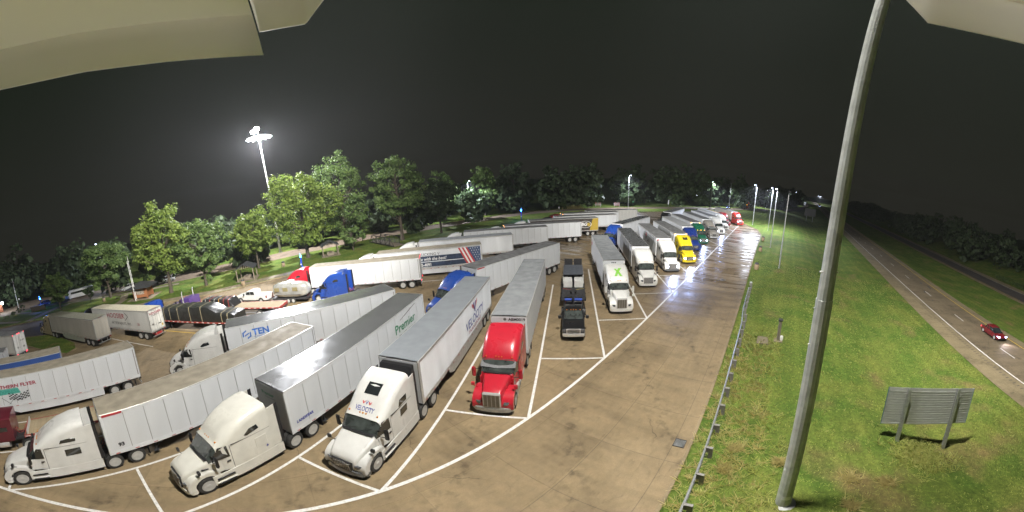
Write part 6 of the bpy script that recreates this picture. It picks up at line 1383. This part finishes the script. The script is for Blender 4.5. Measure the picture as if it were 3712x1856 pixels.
part('body', WHITE, sk, lambda b: (b.box(-6.6,-5.0,-1.15,-.12,.95,1.75), b.box(-6.6,-5.0,.12,1.15,.95,1.75)), bevel=.05); part('roof_panel', mat('panel_dark_blue_grey',(.10,.11,.13),.35,.2), sk, lambda b: b.prism([(-9.6,2.35),(-6.3,2.1),(-6.3,2.16),(-9.6,2.42)],-1.2,1.2,'y')); part('side_frame', WHITE, sk, lambda b: [b.box(-10.2,-6.4,s*1.22-.05,s*1.22+.05,1.0,1.9) for s in (1,-1)]); part('track', RUBBER, sk, lambda b: [b.box(-9.8,-6.6,s*.9-.25,s*.9+.25,.93,1.45) for s in (1,-1)], bevel=.1); part('engine_cover', DARKST, sk, lambda b: b.box(-10.4,-7,-.6,.6,.95,2.0), bevel=.05)
# cars and coaches by the loop road
car('silver hatchback parked on the loop road behind the kiosk pole', 'parked_car', 'car', (-87.6,36.9), R(-102), SILV, 4.8, 1.62); car('white sport utility car parked behind the tree trunks', 'parked_car', 'car', (-79.2,45.2), R(-106), WHITE, 4.9, 1.75)
car('dark car with blue glow beside the far left phone', 'parked_car', 'car', (-104.8,14.0), R(-95), DBLUE, 4.6, 1.5)
co = thing('coach', 'long white coach with dark window band parked beyond the saplings', 'bus', (-100.6,27.6,0), R(-103))
carbody(co, 'body', WHITE, [(0,1.15,.45,2.6,.2),(.4,1.2,.4,2.75,.25),(7.6,1.2,.4,2.75,.25),(8.1,1.15,.45,2.3,.3),(9.2,1.05,.5,1.3,.2),(9.4,.9,.55,1.1,.15)])
for s in (1,-1): part('window_band', GLASS, co, lambda b: b.box(.8,7.4,s*1.195,s*1.215,1.55,2.2)); [wheel(co,(x,s*1.0,.42),.42,.28,ALU,s) for x in (1.8,7.9)]
part('windshield', INTER, co, lambda b: b.prism([(7.9,1.35),(8.75,1.35),(8.2,2.2),(7.95,2.2)],-1.0,1.0,'y'))
car('red saloon driving on the interstate with glowing headlights', 'passing_car', 'car', (*hw(39.2,5.35),-.985), math.atan2(-E2.y,-E2.x), paint('car_red',(.15,.012,.016)), 4.7, 1.42, False, True, True)
lamp_c = bpy.data.objects.get('passing_car'); lamp_light(lamp_c, (4.9,.0,.75), 500, (1,.85,.92), .2, 100, .6, (1,0,-.22))
# far traffic
semi_truck('aero', WHITE, 'tiny white truck with lit lamps far down the interstate', hw(490,1.8), math.atan2(-E2.y,-E2.x), lit=True, amber=True, detail=False).location.z = -.98
semi_trailer('tiny white trailer far down the interstate', hw(490,1.8), math.atan2(-E2.y,-E2.x), side='smooth', detail=False).location.z = -.98
vn = thing('box_truck', 'small white box truck stopped on the exit ramp', 'truck', (322,258,0), R(-140)); part('box', TRW, vn, lambda b: b.box(-6,0,-1.2,1.2,.9,3.8), bevel=.04); carbody(vn, 'cab', WHITE, [(0,1.05,.5,2.5,.2),(.9,1.05,.5,2.45,.25),(1.5,1.0,.5,1.5,.2),(2.4,.95,.5,1.3,.2)]); part('windshield', INTER, vn, lambda b: b.prism([(.95,1.5),(1.55,1.5),(1.0,2.35)],-.95,.95,'y')); [wheel(vn,(x,s*.95,.45),.45,.28,ALU,s) for x in (1.4,-4.4) for s in (1,-1)]
sv = thing('service_truck', 'red service truck with pale round loads on the exit ramp', 'truck', (124.5,147.5,0), R(18)); carbody(sv, 'cab', BRED, [(0,1.1,.6,2.5,.2),(1.2,1.1,.6,2.5,.2),(1.8,1.05,.6,1.6,.2),(2.6,1.0,.6,1.4,.2)]); sv.rotation_euler[2] = R(198); part('bed', DRED, sv, lambda b: b.box(-8,0,-1.2,1.2,.7,1.1)); part('windshield', INTER, sv, lambda b: b.prism([(1.2,1.6),(1.85,1.6),(1.25,2.4)],-1.0,1.0,'y'))
sv.location = (133,151.0,0)
[part('drum', TRG, sv, lambda b: b.lathe([(.001,-.9),(.7,-.7),(.95,0),(.7,.7),(.001,.9)],c=(0,0,1.9),ax='x',n=14), key='svd', loc=(-1.6-k*2.2,0,0), smooth=50) for k in range(3)]; [wheel(sv,(x,s*1.0,.48),.48,.28,ALU,s) for x in (1.5,-5.4,-6.6) for s in (1,-1)]; part('work_lamp', AMBON, sv, lambda b: b.box(-.3,.1,-.6,.6,2.5,2.7)); part('tail_light', TAILON, sv, lambda b: b.box(-8.06,-8,-1.1,1.1,.9,1.1))
car('car with glaring bluish headlights at the loop road behind the lumber trailer', 'waiting_car', 'car', (117.5,150.5), R(-125), DBLUE, 4.7, 1.5, True, True)
# ------------------------------------------------------------------ the camera's own weather hood, mounted on its pole
HOODM = leaf_mat('camera_hood_cream', (.80,.77,.68), (.82,.79,.70), .45)
hc = thing('camera_hood', 'cream plastic weather hood of the camera at the picture\'s upper corners', 'camera housing', (0,0,CAM_H))
def lip(b, az0, az1, r, t0, t1, th=.012, n=40):
    """a curved visor rim: from radius r outward/upward; t0,t1 = tan(elevation) of its lower edge at either end"""
    P = []
    for i in range(n+1):
        f = i/n; a = R(az0+(az1-az0)*f); te = t0(f); z0 = r*te
        P.append([(rr*math.sin(a), rr*math.cos(a), zz) for rr, zz in ((r,z0),(r+th*.7,z0+th*.35),(r+th,z0+th*1.4),(r+th*.6,z0+.06),(.8*r,z0+.085),(.35*r,z0+.10),(.35*r,z0+.075),(.8*r,z0+.055),(r-th*.5,z0+.035),(r-th*.9,z0+.018),(r,z0))])
    b.grid(P)
part('rim', HOODM, hc, lambda b: lip(b, -115, -37.2, .24, lambda f: float(np.interp(f,[0,.42,.62,.8,1],[.585,.580,.568,.532,.483])), None), smooth=60)
part('rim', HOODM, hc, lambda b: lip(b, -36.9, -16, .24, lambda f: .572+max(0,f-.36)*.5, None), smooth=60)
part('rim', HOODM, hc, lambda b: lip(b, 52, 118, .24, lambda f: .632+max(0,.2-f)*1.2, None), smooth=60)
# ------------------------------------------------------------------ damp night air
hz = bpy.data.materials.new('damp_air'); hz.use_nodes = True; n_ = hz.node_tree; n_.nodes.clear()
ho = n_.nodes.new('ShaderNodeOutputMaterial'); hv = n_.nodes.new('ShaderNodeVolumePrincipled')
hv.inputs['Color'].default_value = (.86,.88,.92,1); hv.inputs['Density'].default_value = .00022; hv.inputs['Anisotropy'].default_value = .35
n_.links.new(hv.outputs[0], ho.inputs['Volume'])
hb = obj('haze', MB().box(-320,760,-220,640,-4,52).mesh('haze', hz)); hb['kind'] = 'stuff'; hb['label'] = 'thin damp night air glowing around the lamps'; hb['category'] = 'haze'
SC.cycles.volume_bounces = 0; SC.cycles.volume_step_rate = 4
